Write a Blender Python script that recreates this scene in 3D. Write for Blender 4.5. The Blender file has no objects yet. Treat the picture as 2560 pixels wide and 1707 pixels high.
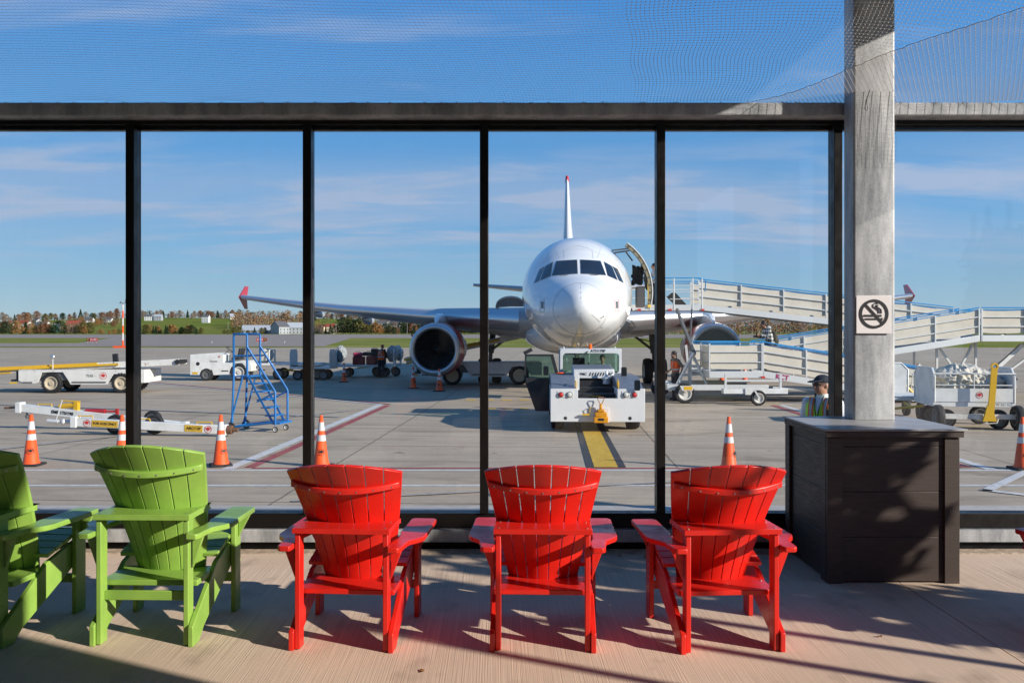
import bpy, bmesh, math, random
from mathutils import Vector, Matrix
from mathutils.bvhtree import BVHTree
random.seed(7)
R = math.radians
D = bpy.data
SC = bpy.context.scene
COL = SC.collection
# ------------------------------------------------------------------ camera
F = 2200.0; HY = 828.0; CAMZ = 1.7; AP = -0.70      # focal length in photo pixels, horizon row, eye height, apron level
cam = D.objects.new('camera', D.cameras.new('camera')); COL.objects.link(cam)
cam.data.sensor_width = 36; cam.data.lens = F/2560*36
cam.data.shift_y = -(853.5-HY)/2560
cam.data.clip_start = 0.05; cam.data.clip_end = 9000
cam.location = (0, 0, CAMZ); cam.rotation_euler = (R(90), 0, 0)
SC.camera = cam
# ------------------------------------------------------------------ sun and sky
SUN_AZ, SUN_EL = R(27), R(21.5)                      # sun stands to the right, 30 degrees behind the camera plane
sdir = Vector((math.cos(SUN_AZ)*math.cos(SUN_EL), -math.sin(SUN_AZ)*math.cos(SUN_EL), math.sin(SUN_EL)))
sun = D.objects.new('sun', D.lights.new('sun', 'SUN')); COL.objects.link(sun)
sun.data.energy = 5.0; sun.data.angle = R(0.55); sun.data.color = (1.0, 0.93, 0.82)
sun.rotation_euler = sdir.to_track_quat('Z', 'Y').to_euler()
W = D.worlds.new('World'); SC.world = W; W.use_nodes = True
nt = W.node_tree; nt.nodes.clear()
def wn(t, **k):
    n = nt.nodes.new(t)
    for a, b in k.items(): setattr(n, a, b)
    return n
L = nt.links.new
out = wn('ShaderNodeOutputWorld'); bg = wn('ShaderNodeBackground'); bg.inputs[1].default_value = 0.12
sky = wn('ShaderNodeTexSky', sky_type='NISHITA', sun_disc=False, sun_elevation=SUN_EL, sun_rotation=R(117))
sky.air_density = 1.0; sky.dust_density = 0.0; sky.ozone_density = 3.0
hs = wn('ShaderNodeHueSaturation'); hs.inputs['Saturation'].default_value = 1.25; hs.inputs['Value'].default_value = 1.0
L(sky.outputs[0], hs.inputs['Color'])
tc = wn('ShaderNodeTexCoord'); sep = wn('ShaderNodeSeparateXYZ'); L(tc.outputs['Generated'], sep.inputs[0])
def wm(op, a, b=None, c=None, clamp=False):
    n = wn('ShaderNodeMath', operation=op); n.use_clamp = clamp
    for i, v in enumerate((a, b, c)):
        if v is None: continue
        if isinstance(v, (int, float)): n.inputs[i].default_value = v
        else: L(v, n.inputs[i])
    return n.outputs[0]
zc = wm('MAXIMUM', sep.outputs[2], 0.015)
inv = wm('DIVIDE', 1.0, wm('ADD', zc, 0.11))
cx = wm('MULTIPLY', sep.outputs[0], inv); cy = wm('MULTIPLY', sep.outputs[1], inv)
cmb = wn('ShaderNodeCombineXYZ'); L(cx, cmb.inputs[0]); L(cy, cmb.inputs[1])
def cloud(scale, sx, sy, lo, hi, det, seed):
    mp = wn('ShaderNodeMapping'); L(cmb.outputs[0], mp.inputs[0]); mp.inputs['Scale'].default_value = (sx, sy, 1); mp.inputs['Location'].default_value = (seed, seed*.7, seed)
    mp.inputs['Rotation'].default_value = (0, 0, R(8))
    n = wn('ShaderNodeTexNoise'); n.inputs['Scale'].default_value = scale; n.inputs['Detail'].default_value = det; n.inputs['Roughness'].default_value = .55; n.inputs['Distortion'].default_value = .35
    L(mp.outputs[0], n.inputs['Vector'])
    r = wn('ShaderNodeMapRange'); r.inputs['From Min'].default_value = lo; r.inputs['From Max'].default_value = hi; r.interpolation_type = 'SMOOTHSTEP'
    L(n.outputs[0], r.inputs['Value']); return r.outputs[0]
def band(a, b, c, d_):
    r1 = wn('ShaderNodeMapRange'); r1.inputs['From Min'].default_value = a; r1.inputs['From Max'].default_value = b; L(sep.outputs[2], r1.inputs[0])
    r2 = wn('ShaderNodeMapRange'); r2.inputs['From Min'].default_value = c; r2.inputs['From Max'].default_value = d_; r2.inputs['To Min'].default_value = 1; r2.inputs['To Max'].default_value = 0; L(sep.outputs[2], r2.inputs[0])
    return wm('MULTIPLY', r1.outputs[0], r2.outputs[0])
c1 = wm('MULTIPLY', cloud(1.5, .7, 1.6, .44, .66, 9, 4.4), band(.05, .11, .17, .21))      # broad thin veil across the middle
c2 = wm('MULTIPLY', cloud(1.5, .40, 1.9, .50, .74, 8, 9.3), band(.20, .26, .5, .9))      # wisps higher up
c3 = wm('MULTIPLY', cloud(1.1, .5, 2.0, .50, .70, 6, 5.7), band(.012, .03, .06, .09))     # low streaks near the horizon
c4 = wm('MULTIPLY', cloud(.6, .5, 1.5, .36, .60, 7, 3.1), band(.06, .13, .16, .205))      # broad soft bank
fac = wm('MINIMUM', wm('ADD', wm('MULTIPLY', c4, .42), wm('ADD', wm('MULTIPLY', c1, .72), wm('MULTIPLY', c2, .6)), wm('MULTIPLY', c3, .55)), .8)
rp = wn('ShaderNodeValToRGB'); L(sep.outputs[2], rp.inputs[0]); E = rp.color_ramp.elements
E[0].position = 0.0; E[0].color = (1.95,2.95,3.9,1); E[1].position = 1.0; E[1].color = (.30,1.0,2.6,1)
for p_, c_ in ((.05,(1.55,2.70,3.95,1)),(.13,(.92,2.35,4.3,1)),(.34,(.42,1.68,4.1,1))): e_ = E.new(p_); e_.color = c_
m0 = wn('ShaderNodeMixRGB'); m0.inputs[0].default_value = .88; L(hs.outputs[0], m0.inputs[1]); L(rp.outputs[0], m0.inputs[2])
mx = wn('ShaderNodeMixRGB'); L(fac, mx.inputs[0]); L(m0.outputs[0], mx.inputs[1]); mx.inputs[2].default_value = (2.75, 3.2, 4.2, 1)
L(mx.outputs[0], bg.inputs[0]); L(bg.outputs[0], out.inputs[0])
SC.view_settings.view_transform = 'Standard'; SC.view_settings.look = 'None'
SC.view_settings.exposure = 0.5; SC.view_settings.gamma = 1
SC.render.engine = 'CYCLES'
SC.cycles.max_bounces = 8; SC.cycles.transparent_max_bounces = 24; SC.cycles.caustics_reflective = False
try: SC.cycles.use_denoising = True
except Exception: pass
# ------------------------------------------------------------------ helpers
def P(px, py, d): return Vector(((px-1280)/F*d, d, CAMZ+(HY-py)/F*d))
def G(px, py, z=AP):
    d = (CAMZ-z)*F/(py-HY); return Vector(((px-1280)/F*d, d, z))
_m = {}
def mat(name, col, rough=.6, metal=0.0, noise=0, nscale=20, bump=0, col2=None, spec=.5, coat=0, emit=None, stretch=None, alpha=None):
    """principled material with optional procedural mottling and bump"""
    if name in _m: return _m[name]
    m = D.materials.new(name); m.use_nodes = True; _m[name] = m
    t = m.node_tree; b = t.nodes['Principled BSDF']; k = t.links.new
    b.inputs['Base Color'].default_value = (*col, 1); b.inputs['Roughness'].default_value = rough; b.inputs['Metallic'].default_value = metal
    b.inputs['Specular IOR Level'].default_value = spec; b.inputs['Coat Weight'].default_value = coat
    if emit: b.inputs['Emission Color'].default_value = (*col, 1); b.inputs['Emission Strength'].default_value = emit
    if noise or bump or col2:
        c = t.nodes.new('ShaderNodeTexCoord'); mp = t.nodes.new('ShaderNodeMapping'); k(c.outputs['Object'], mp.inputs[0])
        if stretch: mp.inputs['Scale'].default_value = stretch
        n = t.nodes.new('ShaderNodeTexNoise'); n.inputs['Scale'].default_value = nscale; n.inputs['Detail'].default_value = 6; n.inputs['Roughness'].default_value = .62; k(mp.outputs[0], n.inputs['Vector'])
        r = t.nodes.new('ShaderNodeMapRange'); r.inputs['From Min'].default_value = .35; r.inputs['From Max'].default_value = .65; k(n.outputs[0], r.inputs[0])
        x = t.nodes.new('ShaderNodeMixRGB'); k(r.outputs[0], x.inputs[0])
        x.inputs[1].default_value = (*col, 1)
        c2 = col2 if col2 else tuple(v*(1-noise) for v in col)
        x.inputs[2].default_value = (*c2, 1); k(x.outputs[0], b.inputs['Base Color'])
        rr = t.nodes.new('ShaderNodeMapRange'); rr.inputs['To Min'].default_value = max(0, rough-.08); rr.inputs['To Max'].default_value = min(1, rough+.1); k(r.outputs[0], rr.inputs[0]); k(rr.outputs[0], b.inputs['Roughness'])
        if bump:
            bp = t.nodes.new('ShaderNodeBump'); bp.inputs['Strength'].default_value = bump; bp.inputs['Distance'].default_value = .01; k(n.outputs[0], bp.inputs['Height']); k(bp.outputs[0], b.inputs['Normal'])
    return m
def rotz(a): return Matrix.Rotation(a, 4, 'Z')
def frame(p, q, up=Vector((0, 0, 1))):
    d = (Vector(q)-Vector(p)); l = d.length; d.normalize()
    u = up if abs(d.dot(up)) < .98 else Vector((0, 1, 0))
    s = d.cross(u).normalized(); t = s.cross(d).normalized()
    return d, s, t, l
class MB:
    def __init__(s): s.v = []; s.f = []; s.mi = []; s.cur = 0
    def add(s, vs, fs, M=None):
        o = len(s.v)
        s.v += [tuple(M @ Vector(v)) if M else tuple(v) for v in vs]
        for f in fs: s.f.append([i+o for i in f]); s.mi.append(s.cur)
        return s
    def box(s, x0, x1, y0, y1, z0, z1, M=None):
        return s.add([(x0,y0,z0),(x1,y0,z0),(x1,y1,z0),(x0,y1,z0),(x0,y0,z1),(x1,y0,z1),(x1,y1,z1),(x0,y1,z1)],
            [(0,3,2,1),(4,5,6,7),(0,1,5,4),(1,2,6,5),(2,3,7,6),(3,0,4,7)], M)
    def cb(s, c, d, M=None):
        return s.box(c[0]-d[0]/2, c[0]+d[0]/2, c[1]-d[1]/2, c[1]+d[1]/2, c[2]-d[2]/2, c[2]+d[2]/2, M)
    def bar(s, p, q, w, h, up=Vector((0,0,1))):
        d, a, b, l = frame(p, q, up); p = Vector(p); q = Vector(q); vs = []
        for o in (p, q):
            for i, j in ((-1,-1),(1,-1),(1,1),(-1,1)): vs.append(o+a*(w/2*i)+b*(h/2*j))
        return s.add(vs, [(3,2,1,0),(4,5,6,7),(0,1,5,4),(1,2,6,5),(2,3,7,6),(3,0,4,7)])
    def tube(s, pts, r, n=6, caps=True):
        pts = [Vector(p) for p in pts]; rs = r if isinstance(r, (list, tuple)) else [r]*len(pts)
        rings = []; a = None
        for i, p in enumerate(pts):
            d = (pts[min(i+1, len(pts)-1)]-pts[max(i-1, 0)]).normalized()
            if a is None: a = d.cross(Vector((0,0,1)) if abs(d.z) < .95 else Vector((0,1,0))).normalized()
            else: a = (a-d*a.dot(d)).normalized()
            b = d.cross(a)
            rings.append([p+(a*math.cos(t*2*math.pi/n)+b*math.sin(t*2*math.pi/n))*rs[i] for t in range(n)])
        return s.loft(rings, caps)
    def loft(s, rings, caps=True, closed=True):
        n = len(rings[0]); vs = [v for r_ in rings for v in r_]; fs = []
        for i in range(len(rings)-1):
            for j in range(n if closed else n-1):
                k = (j+1) % n; fs.append((i*n+j, i*n+k, (i+1)*n+k, (i+1)*n+j))
        if caps: fs.append(tuple(range(n-1, -1, -1))); fs.append(tuple((len(rings)-1)*n+i for i in range(n)))
        return s.add(vs, fs)
    def lathe(s, prof, M=None, n=24, caps=False):
        M = M or Matrix.Identity(4)
        return s.loft([[M @ Vector((r*math.cos(2*math.pi*t/n), r*math.sin(2*math.pi*t/n), z)) for t in range(n)] for r, z in prof], caps)
    def prism(s, poly, h, M=None):
        """poly in local xy, extruded 0..h in z, then M"""
        n = len(poly); vs = [(x, y, 0) for x, y in poly]+[(x, y, h) for x, y in poly]
        return s.add(vs, [tuple(range(n-1, -1, -1)), tuple(range(n, 2*n))]+[(i, (i+1) % n, n+(i+1) % n, n+i) for i in range(n)], M)
    def sphere(s, c, r, n=12, m=8):
        c = Vector(c); r = r if isinstance(r, (tuple, list)) else (r, r, r)
        rings = [[c+Vector((r[0]*math.sin(a)*math.cos(2*math.pi*t/n), r[1]*math.sin(a)*math.sin(2*math.pi*t/n), r[2]*math.cos(a))) for t in range(n)] for a in [math.pi*(i+.02)/(m+.04) for i in range(m+1)]]
        return s.loft(rings, True)
    def build(s, name, m, parent=None, smooth=True, bevel=0, ang=35, loc=None, mods=()):
        me = D.meshes.new(name); me.from_pydata(s.v, [], s.f)
        bm = bmesh.new(); bm.from_mesh(me); bmesh.ops.recalc_face_normals(bm, faces=bm.faces); bm.to_mesh(me); bm.free()
        ms = m if isinstance(m, (list, tuple)) else [m]
        for x in ms: me.materials.append(x)
        if len(ms) > 1:
            for p, i in zip(me.polygons, s.mi): p.material_index = i
        if smooth: me.shade_smooth(); me.set_sharp_from_angle(angle=R(ang))
        o = D.objects.new(name, me); COL.objects.link(o)
        if parent: o.parent = parent
        if loc is not None: o.location = loc
        if bevel:
            b = o.modifiers.new('bevel', 'BEVEL'); b.width = bevel; b.segments = 2; b.limit_method = 'ANGLE'; b.angle_limit = R(40); b.harden_normals = False
        return o
def tag(o, label=None, cat=None, group=None, kind=None):
    if label: o['label'] = label
    if cat: o['category'] = cat
    if group: o['group'] = group
    if kind: o['kind'] = kind
    return o
def thing(name, label, cat, loc=(0,0,0), rz=0, group=None):
    o = D.objects.new(name, None); COL.objects.link(o); o.location = loc; o.rotation_euler = (0, 0, rz); o.empty_display_size = .2
    return tag(o, label, cat, group)
def dup(root, loc, rz, label=None, group=None, scale=None):
    r = root.copy(); COL.objects.link(r); r.location = loc; r.rotation_euler = (0, 0, rz)
    if scale: r.scale = (scale,)*3
    if label: r['label'] = label
    if group: r['group'] = group
    for ch in list(root.children):
        c = ch.copy(); COL.objects.link(c); c.parent = r
        for g in list(ch.children):
            e = g.copy(); COL.objects.link(e); e.parent = c
    return r
def text(name, s, size, m, parent, M, ext=.002, bold=0):
    """lettering as a mesh; local x = reading direction, y = up, centred, then M"""
    c = D.curves.new('t', 'FONT'); c.body = s; c.size = size; c.extrude = ext; c.align_x = 'CENTER'; c.align_y = 'CENTER'; c.offset = bold
    o = D.objects.new('t', c); COL.objects.link(o)
    me = D.meshes.new_from_object(o); D.objects.remove(o); me.transform(M); me.materials.clear(); me.materials.append(m); me.name = name
    q = D.objects.new(name, me); COL.objects.link(q); q.parent = parent
    return q
FACE = Matrix.Rotation(R(90), 4, 'X')        # puts lettering upright, readable from -y
def face(x, y, z, rz=0): return Matrix.Translation((x, y, z)) @ rotz(rz) @ FACE
LEAF = [(0,1),(.13,.72),(.32,.82),(.26,.42),(.5,.62),(.58,.5),(.92,.55),(.8,.28),(.95,.16),(.52,-.22),(.58,-.42),(.06,-.36),(.05,-.8)]
LEAF = LEAF+[(-x, y) for x, y in reversed(LEAF[1:])]
def roundel(parent, M, r, m_leaf, m_ring, name='emblem'):
    b = MB(); b.prism([(x*r*.72, y*r*.72) for x, y in LEAF], .004, M); e = b.build(name, m_leaf, parent, smooth=False)
    b = MB()
    n = 32
    vs = [(math.cos(2*math.pi*i/n)*q, math.sin(2*math.pi*i/n)*q, z) for z in (0, .004) for q in (r, r*.9) for i in range(n)]
    fs = []
    for i in range(n):
        j = (i+1) % n; fs += [(2*n+i, 2*n+j, 3*n+j, 3*n+i), (i, j, 2*n+j, 2*n+i), (n+i, 3*n+i, 3*n+j, n+j)]
    b.add(vs, fs, M); b.build('emblem_ring', m_ring, e, smooth=False)
    return e
from mathutils import noise as mn
def crumple(b, c, r, seed, n=44, m=26, amp=.32, sc=1.0):
    c = Vector(c); rings = []
    for i in range(m+1):
        a = math.pi*(i+.03)/(m+.06); ring = []
        for t in range(n):
            d = Vector((math.sin(a)*math.cos(2*math.pi*t/n), math.sin(a)*math.sin(2*math.pi*t/n), math.cos(a)))
            q = d*2.1*sc+Vector((seed*3.7, seed, 0)); k = 1+amp*(1-2*abs(mn.noise(q)))*.5+amp*.5*(1-2*abs(mn.noise(q*2.3)))*.5-amp*.4
            ring.append(c+Vector((d.x*r[0]*k, d.y*r[1]*k, d.z*r[2]*k)))
        rings.append(ring)
    b.loft(rings, True)
def struct(mb, name, m, **k): return tag(mb.build(name, m, **k), kind='structure')
# ------------------------------------------------------------------ materials
M_black = mat('black_rubber', (.018,.018,.02), .75, noise=.4, nscale=30)
M_white = mat('white_paint', (.74,.74,.73), .42, noise=.10, nscale=3, col2=(.62,.61,.58))
M_whitew = mat('worn_white_paint', (.68,.67,.64), .5, col2=(.50,.46,.40), nscale=5)
def rusty(name, base, rust, th=.60, sc=5):
    m = mat(name, base, .5, noise=.12, nscale=3); t = m.node_tree; k = t.links.new; b = t.nodes['Principled BSDF']; N = t.nodes.new
    old = b.inputs['Base Color'].links[0].from_socket; c = N('ShaderNodeTexCoord'); n = N('ShaderNodeTexNoise'); n.inputs['Scale'].default_value = sc; n.inputs['Detail'].default_value = 9; n.inputs['Roughness'].default_value = .7; k(c.outputs['Object'], n.inputs['Vector'])
    r = N('ShaderNodeMapRange'); r.inputs['From Min'].default_value = th; r.inputs['From Max'].default_value = th+.06; k(n.outputs[0], r.inputs[0]); x = N('ShaderNodeMixRGB'); k(r.outputs[0], x.inputs[0]); k(old, x.inputs[1]); x.inputs[2].default_value = (*rust, 1); k(x.outputs[0], b.inputs['Base Color']); return m
M_rustw = rusty('rust_stained_white', (.72,.70,.66), (.30,.13,.06))
M_plane = mat('aircraft_white', (.80,.80,.80), .17, coat=.7, col2=(.74,.74,.735), nscale=1.6)
M_pline = mat('panel_line_grey', (.42,.42,.43), .5)
M_silver = mat('polished_aluminium', (.66,.67,.69), .30, .85)
M_alu = mat('aluminium', (.70,.70,.69), .42, .25, noise=.12, nscale=6)
M_wing = mat('wing_grey', (.42,.43,.45), .34, .15, noise=.08, nscale=1.2)
M_dark = mat('dark_frame', (.0065,.0052,.005), .42, noise=.2, nscale=8, spec=.3)
M_dk = mat('dark_metal', (.03,.03,.033), .5, .3)
M_gm = mat('gunmetal', (.16,.16,.16), .5, .4)
M_yel = mat('yellow_paint', (.72,.42,.02), .45, noise=.15, nscale=9)
M_red = mat('red_paint', (.55,.035,.03), .4)
M_maroon = mat('maroon_red', (.42,.02,.02), .3, coat=.3)
M_orange = mat('cone_orange', (.88,.10,.012), .5, noise=.12, nscale=6)
M_coneref = mat('cone_band', (.66,.63,.62), .5, noise=.12, nscale=14)
M_blue = mat('ladder_blue', (.015,.17,.48), .4, noise=.25, nscale=12)
M_canvas = mat('cream_canvas', (.62,.56,.47), .8, noise=.08, nscale=2.5, bump=.3)
M_railblue = mat('rail_blue', (.02,.25,.56), .35)
M_glassd = mat('dark_glass', (.012,.016,.022), .06, spec=.9, coat=.5)
M_lens = mat('lens_white', (.6,.6,.55), .2)
M_amber = mat('amber_lens', (.8,.13,.01), .25)
M_skin = mat('skin', (.42,.22,.14), .55)
M_skin2 = mat('skin_brown', (.24,.11,.065), .55)
M_hair = mat('hair_dark', (.015,.011,.01), .6)
M_grey = mat('grey_cover', (.34,.36,.38), .75, noise=.25, nscale=5, bump=.4)
M_navy = mat('navy_cloth', (.012,.016,.03), .8)
# ------------------------------------------------------------------ ground materials
def ground_mat(name, base, dark, slab=6.1, rot=R(-2.8), ox=0, joints=True, fine=1.0, streak=True):
    m = D.materials.new(name); m.use_nodes = True; t = m.node_tree; k = t.links.new; b = t.nodes['Principled BSDF']; b.inputs['Roughness'].default_value = .9; b.inputs['Specular IOR Level'].default_value = .12
    N = t.nodes.new
    g = N('ShaderNodeNewGeometry'); mp = N('ShaderNodeMapping'); mp.vector_type = 'POINT'; mp.inputs['Rotation'].default_value = (0, 0, -rot); mp.inputs['Location'].default_value = (ox, 0, 0); k(g.outputs['Position'], mp.inputs[0])
    def noise(sc, det=6, stretch=None, dist=0):
        n = N('ShaderNodeTexNoise'); n.inputs['Scale'].default_value = sc; n.inputs['Detail'].default_value = det; n.inputs['Roughness'].default_value = .6; n.inputs['Distortion'].default_value = dist
        if stretch:
            q = N('ShaderNodeMapping'); q.inputs['Scale'].default_value = stretch; k(mp.outputs[0], q.inputs[0]); k(q.outputs[0], n.inputs['Vector'])
        else: k(mp.outputs[0], n.inputs['Vector'])
        return n.outputs[0]
    def mr(v, a, b_, c=0, d=1):
        r = N('ShaderNodeMapRange'); r.inputs['From Min'].default_value = a; r.inputs['From Max'].default_value = b_; r.inputs['To Min'].default_value = c; r.inputs['To Max'].default_value = d; k(v, r.inputs[0]); return r.outputs[0]
    def mth(op, a, b_=None):
        n = N('ShaderNodeMath'); n.operation = op
        for i, v in enumerate((a, b_)):
            if v is None: continue
            if isinstance(v, (int, float)): n.inputs[i].default_value = v
            else: k(v, n.inputs[i])
        return n.outputs[0]
    def mix(f, a, b_, mode='MIX'):
        n = N('ShaderNodeMixRGB'); n.blend_type = mode
        for i, v in enumerate((f, a, b_)):
            if isinstance(v, tuple): n.inputs[i].default_value = (*v, 1)
            elif isinstance(v, (int, float)): n.inputs[i].default_value = v
            else: k(v, n.inputs[i])
        return n.outputs[0]
    c = mix(mr(noise(.35, 8), .35, .65), base, dark)
    c = mix(mth('MULTIPLY', mr(noise(9*fine, 8), .35, .7), .35), c, tuple(v*.62 for v in base))
    if streak:
        c = mix(mth('MULTIPLY', mr(noise(1.0, 5, (.25, 5, 1)), .42, .68), .42), c, tuple(v*1.35 for v in base))
        c = mix(mth('MULTIPLY', mr(noise(.6, 6, (.6, 1.6, 1), .6), .54, .70), .72), c, tuple(v*.45 for v in base))
    if joints:
        c = mix(mth('MULTIPLY', mr(noise(2.2, 3, (.12, 3.5, 1), 1.2), .62, .70), .5), c, tuple(v*.35 for v in base))     # rubber smears
        c = mix(mth('MULTIPLY', mr(noise(1.7, 2), .70, .74), .65), c, tuple(v*.30 for v in base))                                   # oil spots
        sp = N('ShaderNodeSeparateXYZ'); k(mp.outputs[0], sp.inputs[0])
        wob = mth('MULTIPLY', mth('SUBTRACT', noise(1.3, 4), .5), .07)
        # per-slab tone
        fx = mth('FLOOR', mth('DIVIDE', sp.outputs[0], slab)); fy = mth('FLOOR', mth('DIVIDE', sp.outputs[1], slab))
        cm = N('ShaderNodeCombineXYZ'); k(fx, cm.inputs[0]); k(fy, cm.inputs[1]); wnn = N('ShaderNodeTexWhiteNoise'); k(cm.outputs[0], wnn.inputs[0])
        c = mix(mth('MULTIPLY', wnn.outputs[0], .30), c, tuple(v*.72 for v in base))
        lines = None
        for a, w in ((sp.outputs[0], .028), (sp.outputs[1], .034)):
            e = mth('ABSOLUTE', mth('SUBTRACT', mth('FRACT', mth('ADD', mth('DIVIDE', mth('ADD', a, wob), slab), .5)), .5))
            l = mr(e, 0, w/slab, 1, 0); lines = l if lines is None else mth('MAXIMUM', lines, l)
        c = mix(mth('MULTIPLY', lines, .8), c, (.03, .028, .028))
    k(c, b.inputs['Base Color'])
    bp = N('ShaderNodeBump'); bp.inputs['Strength'].default_value = .35; bp.inputs['Distance'].default_value = .01; k(noise(40*fine, 4), bp.inputs['Height']); k(bp.outputs[0], b.inputs['Normal'])
    return m
M_apron = ground_mat('apron_concrete', (.46,.375,.285), (.36,.295,.225), ox=3.95)
M_runway = ground_mat('runway_asphalt', (.33,.275,.24), (.27,.225,.20), joints=False, fine=.1)
M_grass = mat('airfield_grass', (.29,.26,.09), .95, col2=(.12,.17,.03), nscale=.05, spec=0)
M_field = mat('hill_field_grass', (.14,.18,.035), .95, col2=(.20,.20,.055), nscale=.012, spec=0)
def flat(name, pts, z, m, kind='structure'):
    b = MB(); b.add([(p[0], p[1], z) for p in pts], [tuple(range(len(pts)))]); o = b.build(name, m, smooth=False); tag(o, kind=kind); return o
flat('ground', [(-6000,-60),(6000,-60),(6000,8000),(-6000,8000)], AP-.05, M_grass)
flat('apron', [(-400,7.35),(400,7.35),(400,129),(-400,129)], AP, M_apron)
flat('runway', [(-2500,330),(2500,300),(2500,640),(-2500,660)], AP-.03, M_runway)
flat('taxiway', [(-900,140),(-30,140),(-36,178),(-900,178)], AP-.02, M_runway)
flat('taxiway_connector', [(-62,144),(-30,140),(-60,332),(-150,332),(-88,178)], AP-.012, M_runway)
M_mw = mat('marking_white', (.66,.64,.62), .8, noise=.3, nscale=7)
M_mr = mat('marking_red', (.36,.07,.075), .8, noise=.3, nscale=7)
M_my = mat('marking_yellow', (.66,.40,.035), .8, noise=.25, nscale=7)
M_mk = mat('marking_black', (.045,.048,.052), .8, noise=.3, nscale=7)
def stripe(name, p, q, w, m, z=.004):
    p = Vector((p[0], p[1], 0)); q = Vector((q[0], q[1], 0)); d = (q-p).normalized(); s = Vector((-d.y, d.x, 0))*w/2
    n = max(1, int((q-p).length/3)); b = MB(); vs = []; fs = []
    for i in range(n+1):
        c = p.lerp(q, i/n); vs += [(*(c+s).xy, AP+z), (*(c-s).xy, AP+z)]
    for i in range(n): fs.append((2*i, 2*i+1, 2*i+3, 2*i+2))
    b.add(vs, fs); return tag(b.build(name, m, smooth=False), kind='structure')
stripe('painted_line_white', (-14,15.2), (12,15.2), .13, M_mw)
stripe('painted_line_red', (-4.55,15.42), (7.85,15.42), .12, M_mr)
stripe('painted_line_white', (-14,13.7), (12,13.7), .12, M_mw)
stripe('painted_line_white', (-4.95,15.27), (-4.3,28.7), .22, M_mw, .008)
stripe('painted_line_red', (-4.62,15.5), (-4.02,28.5), .20, M_mr, .008)
stripe('painted_line_white', (-4.2,28.7), (-17.2,41.2), .16, M_mw, .012)
stripe('painted_line_red', (-4.0,28.9), (-17.0,41.4), .14, M_mr, .012)
stripe('painted_line_white', (8.32,15.27), (8.75,28.6), .2, M_mw, .008)
stripe('painted_line_red', (8.02,15.5), (8.45,28.5), .2, M_mr, .008)
stripe('painted_line_white', (8.75,28.6), (24,42), .16, M_mw, .012)
stripe('painted_line_white', (7.1,13.2), (9.6,15.9), .16, M_mw, .012)
stripe('painted_line_white', (7.1,13.3), (9.2,11.2), .16, M_mw, .012)
stripe('painted_line_white', (-3.1,12.4), (4.8,14.6), .10, mat('marking_faded', (.40,.375,.35), .85, noise=.3, nscale=5), .016)
stripe('painted_line_white', (-11,16.9), (-4.9,26.5), .14, _m['marking_faded'], .016)
stripe('painted_line_white', (-22,30.5), (-4.8,24.5), .2, _m['marking_faded'], .02)
stripe('guide_line_black', (1.66,15.5), (2.9,44), .70, M_mk, .006)
stripe('guide_line_yellow', (1.66,15.5), (2.9,44), .42, M_my, .010)
for i in range(5): stripe('painted_dash', (-1.6+i*.62,30.6+i*.02), (-1.25+i*.62,30.6+i*.02), .42, M_my, .006)
for i in range(4): stripe('painted_dash', (-.75+i*.5,27.3), (-.5+i*.5,27.3), .35, M_my, .006)
stripe('painted_line_yellow', (-70,83), (-26,97), .18, M_my)
stripe('painted_line_yellow', (-130,100), (-40,158), .35, M_my, .0)
stripe('painted_line_white', (-60,64), (-15,74), .3, _m['marking_faded'])
for x0 in (-40, 5, 60): stripe('painted_line_white', (x0,330), (x0+60,330), 3, M_mw, -.02)
# ------------------------------------------------------------------ terrace
def terrace_mat():
    m = D.materials.new('brushed_terrace_concrete'); m.use_nodes = True; t = m.node_tree; k = t.links.new; b = t.nodes['Principled BSDF']; b.inputs['Roughness'].default_value = .8
    N = t.nodes.new; g = N('ShaderNodeNewGeometry')
    def noise(sc, stretch, rz, det=5):
        q = N('ShaderNodeMapping'); q.inputs['Rotation'].default_value = (0, 0, rz); k(g.outputs['Position'], q.inputs[0])
        q2 = N('ShaderNodeMapping'); q2.inputs['Scale'].default_value = stretch; k(q.outputs[0], q2.inputs[0])
        n = N('ShaderNodeTexNoise'); n.inputs['Scale'].default_value = sc; n.inputs['Detail'].default_value = det; k(q2.outputs[0], n.inputs['Vector']); return n.outputs[0]
    br = noise(150, (1, .006, 1), R(-1), 4); lg = noise(.8, (1,1,1), 0, 6); md = noise(14, (1,1,1), 0, 7); st = noise(3.2, (1,.7,1), 0, 5)
    def rng(v, a, c, d=0, e=1):
        r = N('ShaderNodeMapRange'); r.inputs['From Min'].default_value = a; r.inputs['From Max'].default_value = c; r.inputs['To Min'].default_value = d; r.inputs['To Max'].default_value = e; k(v, r.inputs[0]); return r.outputs[0]
    def mix(f, a, c):
        n = N('ShaderNodeMixRGB')
        for i, v in enumerate((f, a, c)):
            if isinstance(v, tuple): n.inputs[i].default_value = (*v, 1)
            else: k(v, n.inputs[i])
        return n.outputs[0]
    c = mix(rng(lg, .35, .65), (.74,.565,.43), (.62,.47,.355))
    c = mix(rng(br, .38, .66, 0, .38), c, (.24,.175,.125)); c = mix(rng(md, .5, .75, 0, .4), c, (.62,.49,.375)); c = mix(rng(st, .58, .74, 0, .55), c, (.26,.19,.14))
    k(c, b.inputs['Base Color'])
    bp = N('ShaderNodeBump'); bp.inputs['Strength'].default_value = .45; bp.inputs['Distance'].default_value = .006; k(br, bp.inputs['Height']); k(bp.outputs[0], b.inputs['Normal']); return m
M_terr = terrace_mat()
b = MB(); b.box(-14, 2.62, -8, 6.72, -.70, 0); b.box(2.628, 14, -8, 6.72, -.70, 0); struct(b, 'terrace_floor', M_terr, smooth=False)
b = MB()
x = -14
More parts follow.
